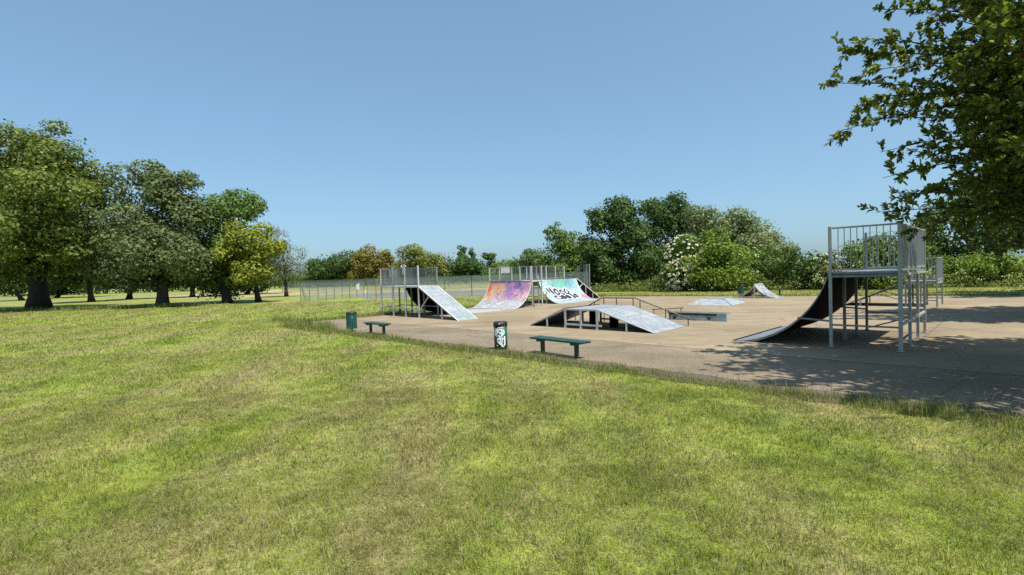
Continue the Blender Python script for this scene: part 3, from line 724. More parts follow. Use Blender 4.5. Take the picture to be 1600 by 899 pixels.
ck = MB(); cs = [l5((1.30, 34.45)), l5((2.08, 35.35)), l5((2.02, 37.9)), l5((1.1, 38.7)), l5((.55, 36.2))]
ck.quad([(p.x, p.y, H-.01) for p in cs]); ck.quad([(p.x, p.y, H-.07) for p in reversed(cs)])
for i in range(5):
    p, q = cs[i], cs[(i+1) % 5]; ck.quad([(p.x, p.y, H-.07), (q.x, q.y, H-.07), (q.x, q.y, H-.01), (p.x, p.y, H-.01)])
ck.build('corner_platform', 'galvlit', r5)
hp = MB(); hp.box((-.6, -.02, 1.3), (-.1, .0, H-.08)); hp.build('hanging_panel', 'galvdull', r5)

# lettering follows the curve, a few millimetres above the sheet
def on_arc(pr, t):
    Ls = [0]
    for i in range(len(pr)-1): Ls.append(Ls[-1]+math.hypot(pr[i+1][0]-pr[i][0], pr[i+1][1]-pr[i][1]))
    s_ = t*Ls[-1]
    for i in range(len(pr)-1):
        if s_ <= Ls[i+1] or i == len(pr)-2:
            k = (s_-Ls[i])/(Ls[i+1]-Ls[i]); dx, dz = pr[i+1][0]-pr[i][0], pr[i+1][1]-pr[i][1]; l_ = math.hypot(dx, dz)
            return pr[i][0]+dx*k, pr[i][1]+dz*k, -dz/l_, dx/l_
def blob(mb, cu, ct, ru, rt, ang, lift, W, n=20, hole=None, sq=1.0, a0=0, a1=2*math.pi):
    """ellipse (or ring) in ramp coordinates: u metres along the width, t 0..1 down the slope"""
    ca, sa = math.cos(ang), math.sin(ang)
    def P(r, th):
        e = lambda c: math.copysign(abs(c)**sq, c)
        x, y = r*ru*e(math.cos(th)), r*rt*e(math.sin(th))
        uu, vv = cu+x*ca-y*sa, ct*3.0+x*sa+y*ca
        X, Z, nx, nz = on_arc(pr5, max(.02, min(.98, vv/3.0))); return (X+nx*lift, uu, Z+nz*lift)
    rings = [hole or .02, (1+(hole or .02))/2, 1.0]
    for i in range(n):
        t0, t1 = a0+(a1-a0)*i/n, a0+(a1-a0)*(i+1)/n
        for ra, rb in zip(rings, rings[1:]):
            mb.quad([P(ra, t0), P(rb, t0), P(rb, t1), P(ra, t1)])
marks = [  # (u, t, ru, rt, angle, hole)
    (.95, .30, .10, .34, -.45, None), (1.28, .33, .13, .44, -.35, None),
    (1.78, .36, .31, .38, -.2, .42), (2.36, .385, .26, .32, -.3, .4), (2.95, .37, .33, .33, -.2, .45), (3.16, .50, .13, .30, -.7, None),
    (1.50, .555, .50, .27, .25, .5), (2.05, .56, .30, .30, .1, None), (2.60, .56, .32, .28, .15, None), (3.22, .60, .17, .20, .5, None), (3.62, .535, .26, .28, .5, .2)]
def one(name, mat, *ar, **kw):
    mb = MB(); blob(mb, *ar, **kw); mb.build(name, mat, r5)
for i, (cu, ct, ru, rt, an, ho) in enumerate(marks):
    cu -= .38
    one('letter_outline', 'white', cu, ct, ru+.06, rt+.06, an, .004+.0002*i, W, 24)
    one('letter', 'letterblack', cu, ct, ru*.9, rt*.9, an, .008+.0002*i, W, 24, ho)
for cu, ct, ru, rt in ((1.82, .375, .16, .04), (2.4, .41, .12, .04), (3.0, .33, .10, .10)):
    one('letter_highlight', 'white', cu-.38, ct, ru, rt, .2, .013, W, 14)
for cu, ct in ((1.6, .70), (1.78, .69), (1.95, .705), (2.2, .695), (2.35, .70), (2.48, .69)):
    one('small_tag', 'letterblack', cu-.38, ct, .06, .035, random.uniform(-.5, .9), .012, W, 8)

# --- funbox in the middle
fo = np.array([.75, 22.16])
r6 = empty('funbox', (*fo, .014), R_(-43.6), 'wide low funbox with grey ramps either side of a flat top in mid pad', 'skate ramp', 'skate ramps on the pad')
H, Wd = .79, 2.55
xa, xb, xc = 1.9, 3.48, 5.88
surface(r6, [(xa-xa*i/4, H*(1-i/4)) for i in range(5)], 0, Wd, 'gr_fun', 'left_ramp', smooth=False)
surface(r6, [(xb+(xc-xb)*i/4, H*(1-i/4)) for i in range(5)], 0, Wd, 'gr_fun', 'right_ramp', smooth=False)
b = MB(); b.box((xa, 0, H-.05), (xb, Wd, H)); b.build('flat_top', 'gr_fun', r6)
for y in (0, Wd):
    mt = 'galvlit' if y == 0 else 'galvdull'
    edge_trim(r6, [(0, 0.01), (xa, H), (xb, H), (xc, .01)], y, mt, .05, .06)
    for x in (xa+.02, (xa+xb)/2, xb-.02): post(r6, x, y, H-.06, mt, .075)
    beam(r6, (.95, y, .01), (.95, y, .36), .06, mt, 'strut'); beam(r6, (4.75, y, .01), (4.75, y, .34), .06, mt, 'strut')
    beam(r6, (xa, y, .16), (xb+.18, y, .16), .07, mt)
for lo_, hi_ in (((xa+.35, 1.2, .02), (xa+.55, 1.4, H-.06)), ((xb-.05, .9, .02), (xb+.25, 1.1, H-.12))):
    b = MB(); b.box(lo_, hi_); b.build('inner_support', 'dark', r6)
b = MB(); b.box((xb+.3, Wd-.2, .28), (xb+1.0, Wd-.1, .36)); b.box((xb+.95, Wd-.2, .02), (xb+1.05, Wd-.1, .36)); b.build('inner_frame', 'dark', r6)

# --- grind rail over the funbox
eo = fo+np.array([math.cos(R_(46.4)), math.sin(R_(46.4))])*2.78
r7 = empty('grind_rail', (*eo, .014), R_(-43.6), 'long brown kinked grind rail rising and falling over the funbox', 'grind rail', 'rails for grinding')
b = MB(); b.tube([(.1, 0, .22), (1.85, 0, 1.07), (3.5, 0, 1.08), (5.95, 0, .27)], .028, 8); b.build('rail', 'rust', r7, True)
for x, z in ((.35, .33), (1.45, .86), (1.95, 1.06), (2.6, 1.06), (3.42, 1.06), (3.75, .98), (4.9, .6), (5.85, .28)):
    b = MB(); b.bar((x, 0, .0), (x, 0, z), .03); b.build('leg', 'rust', r7)

# --- ledge, low rail, pyramid, spine
r8 = empty('ledge', (*at(1045, 500)[:2], .014), R_(-42.5), 'low white grind ledge covered in black scribbled graffiti', 'grind ledge')
b = MB(); b.box((0, 0, .0), (2.15, .5, .32)); b.build('block', 'gr_ledge', r8)
b = MB(); b.box((2.154, .0, .0), (2.55, .5, .31)); b.build('end_block', 'gr_pyr', r8)
b = MB(); b.box((-.01, -.012, .322), (2.56, .05, .345)); b.box((-.01, .45, .322), (2.56, .512, .345)); b.build('steel_edge', 'galvdull', r8)
for x in (.2, 1.75):
    b = MB(); b.box((x, -.004, .06), (x+.12, .1, .17)); b.build('slot', 'black', r8)
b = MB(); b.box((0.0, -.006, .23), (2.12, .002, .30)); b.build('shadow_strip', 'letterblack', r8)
pa, pb = at(1019, 491.5)[:2], at(1068, 488.7)[:2]
r9 = empty('grind_rail', (*pa, .014), math.atan2(*(pb-pa)[::-1]), 'short low brown flat bar behind the scribbled ledge', 'grind rail', 'rails for grinding')
L = float(np.linalg.norm(pb-pa))
b = MB(); b.tube([(0, 0, .24), (L, 0, .24)], .03, 8); b.build('rail', 'rust', r9, True)
for x in (.1, L*.5, L-.15):
    b = MB(); b.bar((x, 0, 0), (x, 0, .23), .035); b.build('leg', 'rust', r9)
r10 = empty('pyramid_ramp', (10.86, 31.95, .014), R_(-40.5), 'low flat topped pyramid with turquoise tags', 'skate ramp', 'skate ramps on the pad')
b = MB(); A_ = [(0, 0), (2.72, 0), (2.72, 3.0), (0, 3.0)]; T_ = [(.78, .9), (1.95, .9), (1.95, 2.1), (.78, 2.1)]; h = .35
for i in range(4):
    p, q, r, s = A_[i], A_[(i+1) % 4], T_[(i+1) % 4], T_[i]; b.quad([(*p, .0), (*q, .0), (*r, h), (*s, h)])
b.quad([(*t, h) for t in T_]); b.build('sloping_faces', 'gr_pyr', r10)
b = MB()
for i in range(4): b.tube([(*A_[i], .006), (*T_[i], h+.003)], .02, 6)
for i in range(4): b.tube([(*T_[i], h+.003), (*T_[(i+1) % 4], h+.003)], .02, 6)
b.build('ridge_trim', 'galvdull', r10)
r11 = empty('spine_ramp', (*at(1143.5, 465.2)[:2], .014), R_(-52), 'small white double sided spine ramp in front of the bushes', 'skate ramp', 'skate ramps on the pad')
Hh, rn, Ws = .95, 1.72, 1.2; Rr = (rn*rn+Hh*Hh)/(2*Hh)
a_ = arc(Hh, Rr, 10)
pl = [(rn-x, z) for x, z in a_]; prr = [(rn+x, z) for x, z in a_]
surface(r11, pl, 0, Ws, 'gr_spine', 'left_slope'); surface(r11, prr, 0, Ws, 'gr_spine', 'right_slope')
for y in (0, Ws): edge_trim(r11, pl[::-1], y, 'white', .06, .07); edge_trim(r11, prr, y, 'white', .06, .07); post(r11, rn, y, Hh-.02, 'white', .08)
coping(r11, rn, -.02, Ws+.02, Hh+.01, 'white', .035)
beam(r11, (.3, -.01, .06), (2*rn-.3, -.01, .06), .05, 'white'); beam(r11, (.3, Ws, .06), (2*rn-.3, Ws, .06), .05, 'white')
beam(r11, (rn, 0, .5), (rn+.9, 0, .18), .05, 'dark', 'brace')

# ------------------------------------------------------------------ benches and bins
def bench(name, c, ang, L, sp, label):
    r = empty(name, (c[0], c[1], .01), ang, label, 'bench', 'green park benches')
    b = MB(); wdt = .42
    for k in range(3):
        y0 = -wdt/2+k*wdt/3+.004; b.box((-L/2, y0, .41), (L/2, y0+wdt/3-.008, .455))
    b.build('seat', 'green', r)
    for x in (-sp/2, sp/2):
        b = MB(); b.box((x-.045, -.045, 0), (x+.045, .045, .37)); b.build('leg', 'greendark', r)
        b = MB(); b.box((x-.06, -.19, .352), (x+.06, .19, .408)); b.build('bracket', 'greendark', r)
    return r
bench('bench', (at(848.6, 551.8)+at(901.4, 561.3))/2, R_(-50), 1.95, 1.3, 'dark green backless bench by the graffitied bin at the grass edge')
bench('bench', (at(579.6, 521.4)+at(600, 523.7))/2, R_(-47), 1.55, 1.08, 'small green backless bench beside the slatted bin on the left')
bench('bench', at(1206, 462.2), R_(8), 2.0, 1.3, 'dark bench on the far grass behind the spine ramp')

def cyl(mb, r0, r1, z0, z1, n=28, mi=0, inner=None):
    mb.tube([(0, 0, z0), (0, 0, z1)], [r0, r1], n, mi)
def bin_slat(P, label, s=1.0):
    r = empty('litter_bin', (P[0], P[1], .01), .3, label, 'litter bin', 'green litter bins')
    b = MB(); n = 20
    for i in range(n):
        t = 2*math.pi*i/n; c, s_ = math.cos(t), math.sin(t); w = .024
        p = [(.222*c-s_*k*w, .222*s_+c*k*w) for k in (-1, 1)]; q = [(.208*c-s_*k*w, .208*s_+c*k*w) for k in (-1, 1)]
        for z0, z1 in ((.12, .77),):
            b.quad([(*p[0], z0), (*p[1], z0), (*p[1], z1), (*p[0], z1)]); b.quad([(*q[1], z0), (*q[0], z0), (*q[0], z1), (*q[1], z1)])
            b.quad([(*p[0], z0), (*p[0], z1), (*q[0], z1), (*q[0], z0)]); b.quad([(*p[1], z1), (*p[1], z0), (*q[1], z0), (*q[1], z1)])
    b.build('slats', 'greenbin', r)
    b = MB(); b.tube([(0, 0, .13), (0, 0, .70)], .195, 24); b.build('liner', 'greendark', r, True)
    b = MB(); b.tube([(0, 0, .70), (0, 0, .76), (0, 0, .82), (0, 0, .845)], [.20, .228, .228, .17], 28); b.build('rim', 'black', r, True)
    b = MB(); b.tube([(0, 0, 0), (0, 0, .14)], .05, 12); b.tube([(0, 0, 0), (0, 0, .02)], .10, 16); b.build('foot', 'greendark', r)
    return r
bin_slat(at(550, 518.3), 'green slatted litter bin on a short post at the left pad edge')
bin_slat(at(1158, 461.6), 'dark green litter bin on the far grass by the spine ramp')
P = at(783, 546.5)
r = empty('litter_bin', (P[0], P[1], .01), 0, 'round green litter bin covered in white graffiti scrawl', 'litter bin', 'green litter bins')
b = MB(); b.tube([(0, 0, .06), (0, 0, .70)], .20, 32); b.build('body', 'greenbin', r, True)
b = MB(); b.tube([(0, 0, .695), (0, 0, .72), (0, 0, .81), (0, 0, .845), (0, 0, .85)], [.205, .215, .215, .185, .10], 32); b.build('rim', 'black', r, True)
b = MB(); b.tube([(0, 0, 0), (0, 0, .07)], .19, 28); b.build('base', 'black', r, True)
b = MB()
def cylstroke(mb, pts, w, rad=.204):
    fp = []
    for (x0, z0), (x1, z1) in zip(pts, pts[1:]):
        for i in range(6): fp.append((x0+(x1-x0)*i/6, z0+(z1-z0)*i/6))
    fp.append(pts[-1])
    L_, Rr_ = [], []
    for i, (x, z) in enumerate(fp):
        x0, z0 = fp[max(i-1, 0)]; x1, z1 = fp[min(i+1, len(fp)-1)]; dx, dz = x1-x0, z1-z0; l_ = math.hypot(dx, dz) or 1
        for lst, sg in ((L_, 1), (Rr_, -1)):
            xx, zz = x-dz/l_*w/2*sg, z+dx/l_*w/2*sg; th = xx/rad-math.pi/2
            lst.append((rad*math.cos(th), rad*math.sin(th), zz))
    for i in range(len(fp)-1): mb.quad([L_[i], L_[i+1], Rr_[i+1], Rr_[i]])
strokes = [([(-.16, .56), (-.13, .66)], .07), ([(.04, .60), (.08, .44)], .035), ([(-.13, .42), (-.04, .44), (.02, .32)], .03), ([(-.03, .20), (.07, .22)], .03), ([(-.19, .60), (-.17, .50), (-.12, .46)], .10), ([(-.20, .55), (-.12, .58), (-.07, .64)], .06), ([(-.10, .50), (-.05, .62), (.03, .63), (.05, .55), (.0, .50), (-.04, .55)], .04),
           ([(-.08, .67), (.10, .69)], .03), ([(.0, .50), (.06, .46), (-.05, .36), (-.10, .33)], .045), ([(.09, .62), (.12, .52), (.08, .47)], .045), ([(.06, .72), (.09, .74)], .03), ([(.12, .70), (.14, .72)], .03),
           ([(-.10, .34), (-.09, .24), (.06, .26)], .035), ([(-.02, .40), (-.01, .25)], .035), ([(.13, .42), (.13, .18), (.10, .14)], .05), ([(-.10, .32), (.10, .34)], .03), ([(.06, .40), (.05, .24)], .03),
           ([(-.06, .22), (.04, .16), (.06, .12)], .045), ([(-.12, .16), (-.10, .13)], .03), ([(.02, .13), (.10, .10)], .03)]
for i, (pts, w) in enumerate(strokes): cylstroke(b, pts, w, .203+.0006*i)
b.build('white_scrawl', 'brightwhite', r)
b = MB(); cylstroke(b, [(-.05, .80), (.0, .80)], .035, .219); b.build('sticker', 'white', r)

# ------------------------------------------------------------------ fences
def fence(name, pts, h, sp, label, post_mat='fencegreen', mid=True, rad=.035):
    pts = [np.array(p, float) for p in pts]
    r = empty(name, (*pts[0], 0), 0, label, 'fence', 'chain link fences round the courts'); o = pts[0]
    for a, b_ in zip(pts, pts[1:]):
        L = np.linalg.norm(b_-a); ang = math.atan2(*(b_-a)[::-1])
        ml = MB(); ml.quad([(0, 0, .05), (L, 0, .05), (L, 0, h-.02), (0, 0, h-.02)]); w = ml.build('mesh', 'wire', r); w.location = (*(a-o), 0); w.rotation_euler = (0, 0, ang)
        t = MB(); t.tube([(*(a-o), h), (*(b_-o), h)], .022, 6)
        if mid: t.tube([(*(a-o), h*.42), (*(b_-o), h*.42)], .014, 6)
        t.build('top_rail', post_mat, r)
        n = max(1, int(round(L/sp)))
        for i in range(n+1):
            p = a-o+(b_-a)*i/n; q = MB(); q.tube([(*p, 0), (*p, h+.03)], rad, 8); q.build('post', post_mat, r)
    return r
f = fence('chain_link_fence', [(-22.1, 53.5), (-17.5, 60.5)], 1.97, 1.0, 'green chain link fence with a braced corner post behind the left bin')
o = MB(); o.tube([(.15, .15, 1.3), (1.0, -.35, 0)], .03, 6); o.tube([(.05, .1, 1.6), (.3, .5, 0)], .03, 6); o.build('brace', 'fencegreen', f)
fence('chain_link_fence', [(-16.2, 57.2), (-4.26, 54.2), (8.06, 53.9)], 2.2, 2.75, 'long chain link fence across the near side of the grey court', 'fencegreen')
fence('chain_link_fence', [(8.2, 53.9), (10.8, 110)], 3.0, 3.0, 'tall mesh fence receding from the corner behind the mint ramp', 'fencepale')
fence('chain_link_fence', [(-44, 98), (8, 96)], 2.1, 4, 'low distant mesh fence at the back of the grey court', 'fencegreen', False)
P = at(588, 469); q = empty('gate_post', (P[0], P[1], 0), 0, 'thin brown post at the opening in the court fence', 'post')
b = MB(); b.tube([(0, 0, 0), (0, 0, 1.9)], .045, 8); b.tube([(0, 0, 1.9), (0, 0, 1.93)], .06, 8); b.build('shaft', 'fencebrown', q)
b = MB(); b.tube([(0, 0, 1.5), (-1.0, .6, 1.5)], .03, 6); b.build('bar', 'fencebrown', q)
P = pd(559.7, 448, 57.5); q = empty('notice_board', (P[0], P[1]-.1, P[2]-.3), R_(50), 'small white notice fixed to the green fence', 'sign')
b = MB(); b.box((-.22, -.015, 0), (-.03, .015, .55)); b.box((.0, -.02, -.1), (.16, .01, .68)); b.build('panel', 'white', q)
P = at(791, 461.5); q = empty('basketball_hoop', (P[0], P[1], 0), 0, 'white backboard on a pale pole behind the orange ramp', 'basketball hoop')
zt = pd(790, 417, P[1])[2]; zb = pd(790, 427, P[1])[2]
b = MB(); b.tube([(0, .3, 0), (0, .3, zb-.1), (0, .02, zb+.2)], .06, 8); b.build('pole', 'fencepale', q)
b = MB(); b.box((-.5, -.02, zb), (.47, .02, zt)); b.build('backboard', 'white', q)
b = MB(); b.tube([(.22*math.cos(t), -.28+.22*math.sin(t), zb+.12) for t in np.linspace(0, 2*math.pi, 17)], .012, 6); b.build('ring', 'rust', q)

# ------------------------------------------------------------------ trees
def leaf_quads(c, nml, size, asp):
    n = len(c); r = nrm(RNG.normal(size=(n, 3))); t = nrm(np.cross(nml, r)); bt = np.cross(nml, t)
    l_ = (size*.5)[:, None]; w = l_*asp
    V = np.stack([c-t*l_, c+bt*w-t*l_*.1, c+t*l_, c-bt*w-t*l_*.1], 1).reshape(-1, 3)
    return V, np.arange(n*4).reshape(n, 4)
def crown_leaves(ells, dens, size, lobe=.42, asp=.6, nl=12, fill=.25, droop=0, mul=2.9):
    """ells: (centre xyz, radii xyz). Leaves gather in lobes spread over each ellipsoid."""
    C, N = [], []; dens = dens*mul
    for c, r in ells:
        c = np.array(c); r = np.array(r); k = nl
        d = nrm(RNG.normal(size=(k, 3))); d[:, 2] = d[:, 2]*.9+.12
        cent = c+d*r*RNG.uniform(.45, .92, (k, 1))
        lr = lobe*r.mean()*RNG.uniform(.5, 1.3, k)
        area = 4*math.pi*(lr**2); cnt = (area*dens*.75).astype(int)
        for q in range(k):
            n = cnt[q]; dd = nrm(RNG.normal(size=(n, 3)))
            bump = 1+.18*np.sin(dd[:, 0]*7+q)*np.cos(dd[:, 1]*8+q*2)
            rad = lr[q]*(.55+.5*RNG.random(n)**.6)*bump
            p = cent[q]+dd*rad[:, None]*np.array([1.1, 1.1, .8])
            C.append(p); N.append(dd)
        n = int(4*math.pi*(r.mean()**2)*dens*fill); dd = nrm(RNG.normal(size=(n, 3)))
        C.append(c+dd*r*(RNG.random((n, 1))**.4*.85)); N.append(dd)
    C = np.concatenate(C); N = np.concatenate(N)
    nml = nrm(N*.75+RNG.normal(size=C.shape)*.36+np.array([0, 0, .3]))
    return leaf_quads(C, nml, size*RNG.uniform(.6, 1.35, len(C)), asp)
def trunk_mesh(base, top, r0, tips, root, mat, lean=(0, 0), fork=0):
    b = MB(); top = Vector(top)
    mids = []
    for i in range(6):
        t = i/5; flare = 1+.35*(1-min(1, t*4))**2
        mids.append((Vector((lean[0]*t*(1-t)*2+top.x*t, lean[1]*t*(1-t)+top.y*t, top.z*t)), r0*flare*(1-.45*t)))
    b.tube([p for p, _ in mids], [q for _, q in mids], 12)
    if fork:
        b.tube([p+Vector((fork*(.5+t*.4), 0, 0)) for t, (p, _) in zip((0, .2, .4, .6, .8, 1), mids)], [q*.75 for _, q in mids], 10)
    for tp in tips:
        tp = Vector(tp); s = mids[random.choice((3, 4, 5))][0]; md = s.lerp(tp, .5)+Vector((random.uniform(-.3, .3), random.uniform(-.3, .3), .35*(tp-s).length*.3))
        b.tube([s, md, tp], [r0*.42, r0*.24, r0*.07], 7, cap=False)
    return b.build('trunk', mat, root, True)
def tree(name, label, cat, dist, basepx, blobs, mat, leaf, dens, r0, group, bark='bark', depth=.95, base_d=None, lobe=.42, nl=12, asp=.6, fork=0, fill=.25, trunk=True, lean=(0, 0)):
    """basepx: photo x of the trunk foot; blobs: (px, py, rx, ry) crown masses at the tree's distance"""
    bd = base_d or dist; bp = pd(basepx, 450, bd); base = np.array([bp[0], bp[1], 0.0])
    root = empty(name, base, 0, label, cat, group)
    ells = []
    for e in blobs:
        px, py, rx, ry = e[:4]; off = e[4] if len(e) > 4 else 0
        c = pd(px, py, dist+off); s = (dist+off)/FPX
        ells.append((c-base, (rx*s, max(rx, ry)*s*depth, ry*s)))
    V, F = crown_leaves(ells, dens, leaf, lobe, asp, nl, fill)
    k = V[:, 2].reshape(-1, 4).min(1) > .1
    F = F[k]
    np_mesh('crown', V, F, mat, root)
    lo = min(c[2]-r[2] for c, r in ells); hi = max(c[2] for c, r in ells)
    cx = np.mean([c[0] for c, r in ells]); cy = np.mean([c[1] for c, r in ells])
    if trunk:
        tz = max(1.2, lo+.35*(hi-lo)) if lo > .5 else max(.8, hi*.4)
        trunk_mesh(base, (cx*.5, cy*.5, tz), r0, [tuple(c) for c, r in ells], root, bark, lean, fork)
    return root, ells
GL = 'park trees on the left lawn'
tree('oak_tree', 'huge yellowish green tree with the thickest trunk at far left', 'tree', 56, 59,
     [(80, 250, 72, 62), (15, 275, 70, 75), (115, 320, 52, 60), (-60, 330, 75, 90), (45, 365, 75, 55), (115, 395, 42, 38), (0, 415, 55, 35), (75, 415, 50, 22), (70, 300, 60, 70, -6), (20, 370, 60, 52, -6), (100, 385, 50, 36, -5), (140, 290, 30, 36)], 'lf_oak', .36, 6.2, .95, GL, nl=14, lobe=.36, fill=.25)
tree('grey_leaved_tree', 'broad greyish green tree with a forked grey trunk', 'tree', 54.4, 252,
     [(232, 312, 62, 48), (276, 300, 42, 36), (195, 362, 66, 52), (285, 362, 52, 58), (240, 400, 78, 48), (160, 412, 42, 36), (300, 415, 42, 34), (235, 440, 40, 16), (252, 288, 34, 28), (255, 385, 50, 46), (225, 390, 60, 46, -4), (290, 405, 48, 36, -4), (305, 330, 30, 30)], 'lf_grey', .34, 6.5, .5, GL, 'barkgrey', fork=.55, nl=14, lobe=.36)
tree('dark_green_tree', 'dark green round topped tree with a leaning trunk', 'tree', 58, 355,
     [(358, 338, 48, 44), (330, 372, 48, 50), (335, 415, 52, 42), (372, 400, 42, 44), (340, 440, 46, 22), (378, 325, 30, 30), (385, 430, 34, 24)], 'lf_mid', .34, 6.0, .45, GL, base_d=56, lean=(-.8, 0), nl=13, lobe=.38)
tree('maple_tree', 'small bright yellow green tree on a thin straight trunk', 'tree', 55, 403,
     [(385, 372, 36, 26), (405, 395, 38, 34), (398, 425, 40, 26), (365, 400, 24, 30)], 'lf_yel', .34, 5.5, .3, GL, base_d=56.5, nl=11)
tree('feathery_tree', 'sparse silvery tree with thin feathery twigs beside the court fence', 'tree', 72, 447,
     [(432, 378, 26, 32), (452, 402, 26, 30), (440, 428, 36, 22), (468, 425, 14, 16), (425, 405, 30, 36)], 'lf_silver', .26, 4.2, .25, GL, fill=.5, nl=16, lobe=.3, asp=.4)
for nm, lb, d, bx, bl, mt in (
    ('shade_tree', 'dark tree with a bare lower trunk standing behind the two nearest left trees', 75, 142, [(140, 415, 56, 38), (150, 385, 50, 40), (110, 430, 50, 24)], 'lf_dark'),
    ('shade_tree', 'dark tree seen behind the greyish tree trunk', 82, 201, [(205, 420, 54, 36), (215, 395, 46, 36)], 'lf_dark'),
    ('shade_tree', 'dark leafy tree at the left picture edge far behind the thick trunk', 97, 33, [(25, 428, 56, 34), (-10, 420, 50, 40)], 'lf_dark'),
    ('shade_tree', 'distant dark tree just right of the thick trunk', 112, 88, [(90, 428, 56, 30), (140, 435, 50, 20)], 'lf_dark'),
    ('shade_tree', 'dark low crowned tree between the forked and the leaning trunk', 85, 300, [(305, 425, 56, 32), (330, 412, 46, 40), (270, 432, 40, 22)], 'lf_dark'),
    ('shade_tree', 'dark tree filling the gap behind the small yellow tree', 92, 385, [(385, 428, 56, 28), (420, 430, 44, 22)], 'lf_dark')):
    tree(nm, lb, 'tree', d, bx, bl, mt, .55, 2.6, .4, 'dark trees behind the left lawn', nl=11)
GC = 'distant trees beyond the courts'
def far(name, label, bx, bl, mt, d=150, dens=2.6, leaf=.62, **kw): tree(name, label, 'tree', d, bx, [(e[0], e[1], e[2]*1.2, e[3]*1.2) for e in bl], mt, leaf, dens, .5, GC, **kw)
far('dark_round_tree', 'dark round tree standing left of the bronze one', 518, [(518, 418, 30, 24), (500, 428, 20, 20), (535, 425, 20, 20)], 'lf_dark')
far('bronze_tree', 'rounded bronze olive tree above the caged platform', 584, [(583, 408, 28, 21), (603, 420, 22, 22), (565, 422, 16, 22)], 'lf_bronze', 148)
far('olive_dome_tree', 'olive domed tree sloping down to the right of the bronze tree', 650, [(650, 408, 26, 20), (672, 418, 28, 20), (632, 420, 16, 20), (697, 426, 14, 14)], 'lf_olive', 146)
far('round_green_tree', 'dark green round tree below the two poplars', 728, [(728, 420, 20, 17), (714, 430, 14, 12), (748, 428, 16, 14)], 'lf_dark', 140)
far('poplar_tree', 'taller of two slim dark poplars on the skyline', 722, [(722, 394, 5, 10), (723, 408, 6, 12)], 'lf_dark', 175, nl=10)
far('poplar_tree', 'shorter wispier poplar on the skyline', 739, [(738, 397, 3.5, 8), (740, 408, 4.5, 10)], 'lf_dark', 178, nl=9)
far('parasol_tree', 'dark lollipop shaped tree on a thin trunk against the sky', 767, [(762, 401, 10, 6), (769, 410, 6, 12), (768, 425, 6, 10)], 'lf_dark', 160, nl=8)
far('spreading_tree', 'low green tree directly behind the backboard', 790, [(790, 424, 24, 14), (775, 430, 16, 10)], 'lf_mid', 130)
far('spreading_tree', 'green tree behind the mint ramp left of the dark wood', 812, [(815, 421, 16, 14)], 'lf_mid', 120)
GR = 'trees of the wood behind the pad'
def wood(name, label, bx, bl, mt, d, leaf=.34, dens=5.0, cat='tree', **kw): return tree(name, label, cat, d, bx, [(e[0], e[1], e[2]*1.14, e[3]*1.1) for e in bl], mt, leaf, dens, .4, GR, **kw)
wood('scrub_tree', 'lower green tree at the left end of the wood', 845, [(836, 408, 26, 22), (825, 425, 18, 18), (852, 425, 28, 22)], 'lf_dark', 78)
wood('scrub_tree', 'brownish green tree stepping up to the tall dark ash', 885, [(882, 382, 26, 26), (870, 408, 34, 28), (905, 400, 26, 34), (885, 430, 34, 22), (915, 425, 28, 26), (870, 365, 18, 16)], 'lf_mid', 74)
wood('ash_tree', 'tall dark green tree with bumpy top at left of the wood', 965, [(965, 330, 30, 26), (935, 345, 22, 30), (985, 355, 36, 34), (945, 385, 38, 38), (985, 400, 36, 42), (940, 430, 34, 26), (990, 440, 34, 18), (1015, 425, 30, 34), (925, 400, 22, 34)], 'lf_dark', 62, .36, 6, nl=13, lobe=.38)
wood('oak_tree', 'very dark oak forming the highest crown of the wood', 1050, [(1050, 330, 40, 27), (1022, 350, 26, 32), (1080, 345, 28, 26), (1055, 375, 46, 40), (1030, 405, 44, 40), (1090, 400, 40, 40)], 'lf_dark', 66, .36, 6, nl=13, lobe=.38)
wood('willow_tree', 'grey green domed willow sloping down to the right', 1160, [(1105, 350, 36, 32), (1145, 352, 36, 34), (1185, 368, 34, 34), (1210, 395, 30, 36), (1150, 395, 50, 42), (1228, 410, 18, 28), (1200, 430, 44, 24)], 'lf_willow', 60, .3, 6.5, nl=14, lobe=.36)
el, ells = wood('elder_bush', 'elder bush covered in cream blossom in front of the dark oak', 1068, [(1068, 398, 26, 28), (1060, 428, 24, 22)], 'lf_mid', 51.0, .28, 6.5, cat='bush')
def blossom(root, ells, n, rad, per, front=True):
    V = []; C = []
    for c, r in ells:
        d = nrm(RNG.normal(size=(n*3, 3))); d = d[(d[:, 1] < .15)][:n]
        cc = c+d*np.array(r)*1.02
        for q in range(len(cc)):
            th = RNG.uniform(0, 2*np.pi, per); rr = rad*np.sqrt(RNG.random(per))*RNG.uniform(.6, 1.2)
            up = nrm(d[q]*.7+np.array([0, -.2, .6])); a = nrm(np.cross(up, [.3, .2, .9])); b_ = np.cross(up, a)
            C.append(cc[q]+a*(rr*np.cos(th))[:, None]+b_*(rr*np.sin(th))[:, None]); V.append(np.repeat(up[None], per, 0))
    C = np.concatenate(C); N = nrm(np.concatenate(V)+RNG.normal(size=C.shape)*.35)
    np_mesh('blossom', *leaf_quads(C, N, np.full(len(C), .11), .9), 'blossom', root)
blossom(el, ells, 115, .16, 13)
wood('hawthorn_bush', 'rounded bright green bush right of the blossoming elder', 1120, [(1118, 390, 36, 26), (1140, 412, 38, 30), (1100, 418, 34, 28), (1120, 438, 46, 16)], 'lf_bright', 49.8, .28, 7, cat='bush')
el, ells = wood('shrub', 'light green scrub with a few cream flowers behind the spine ramp', 1195, [(1190, 410, 32, 24), (1215, 428, 30, 22), (1175, 430, 30, 20)], 'lf_mid', 51, .28, 6, cat='bush')
blossom(el, ells[:1], 14, .22, 12)
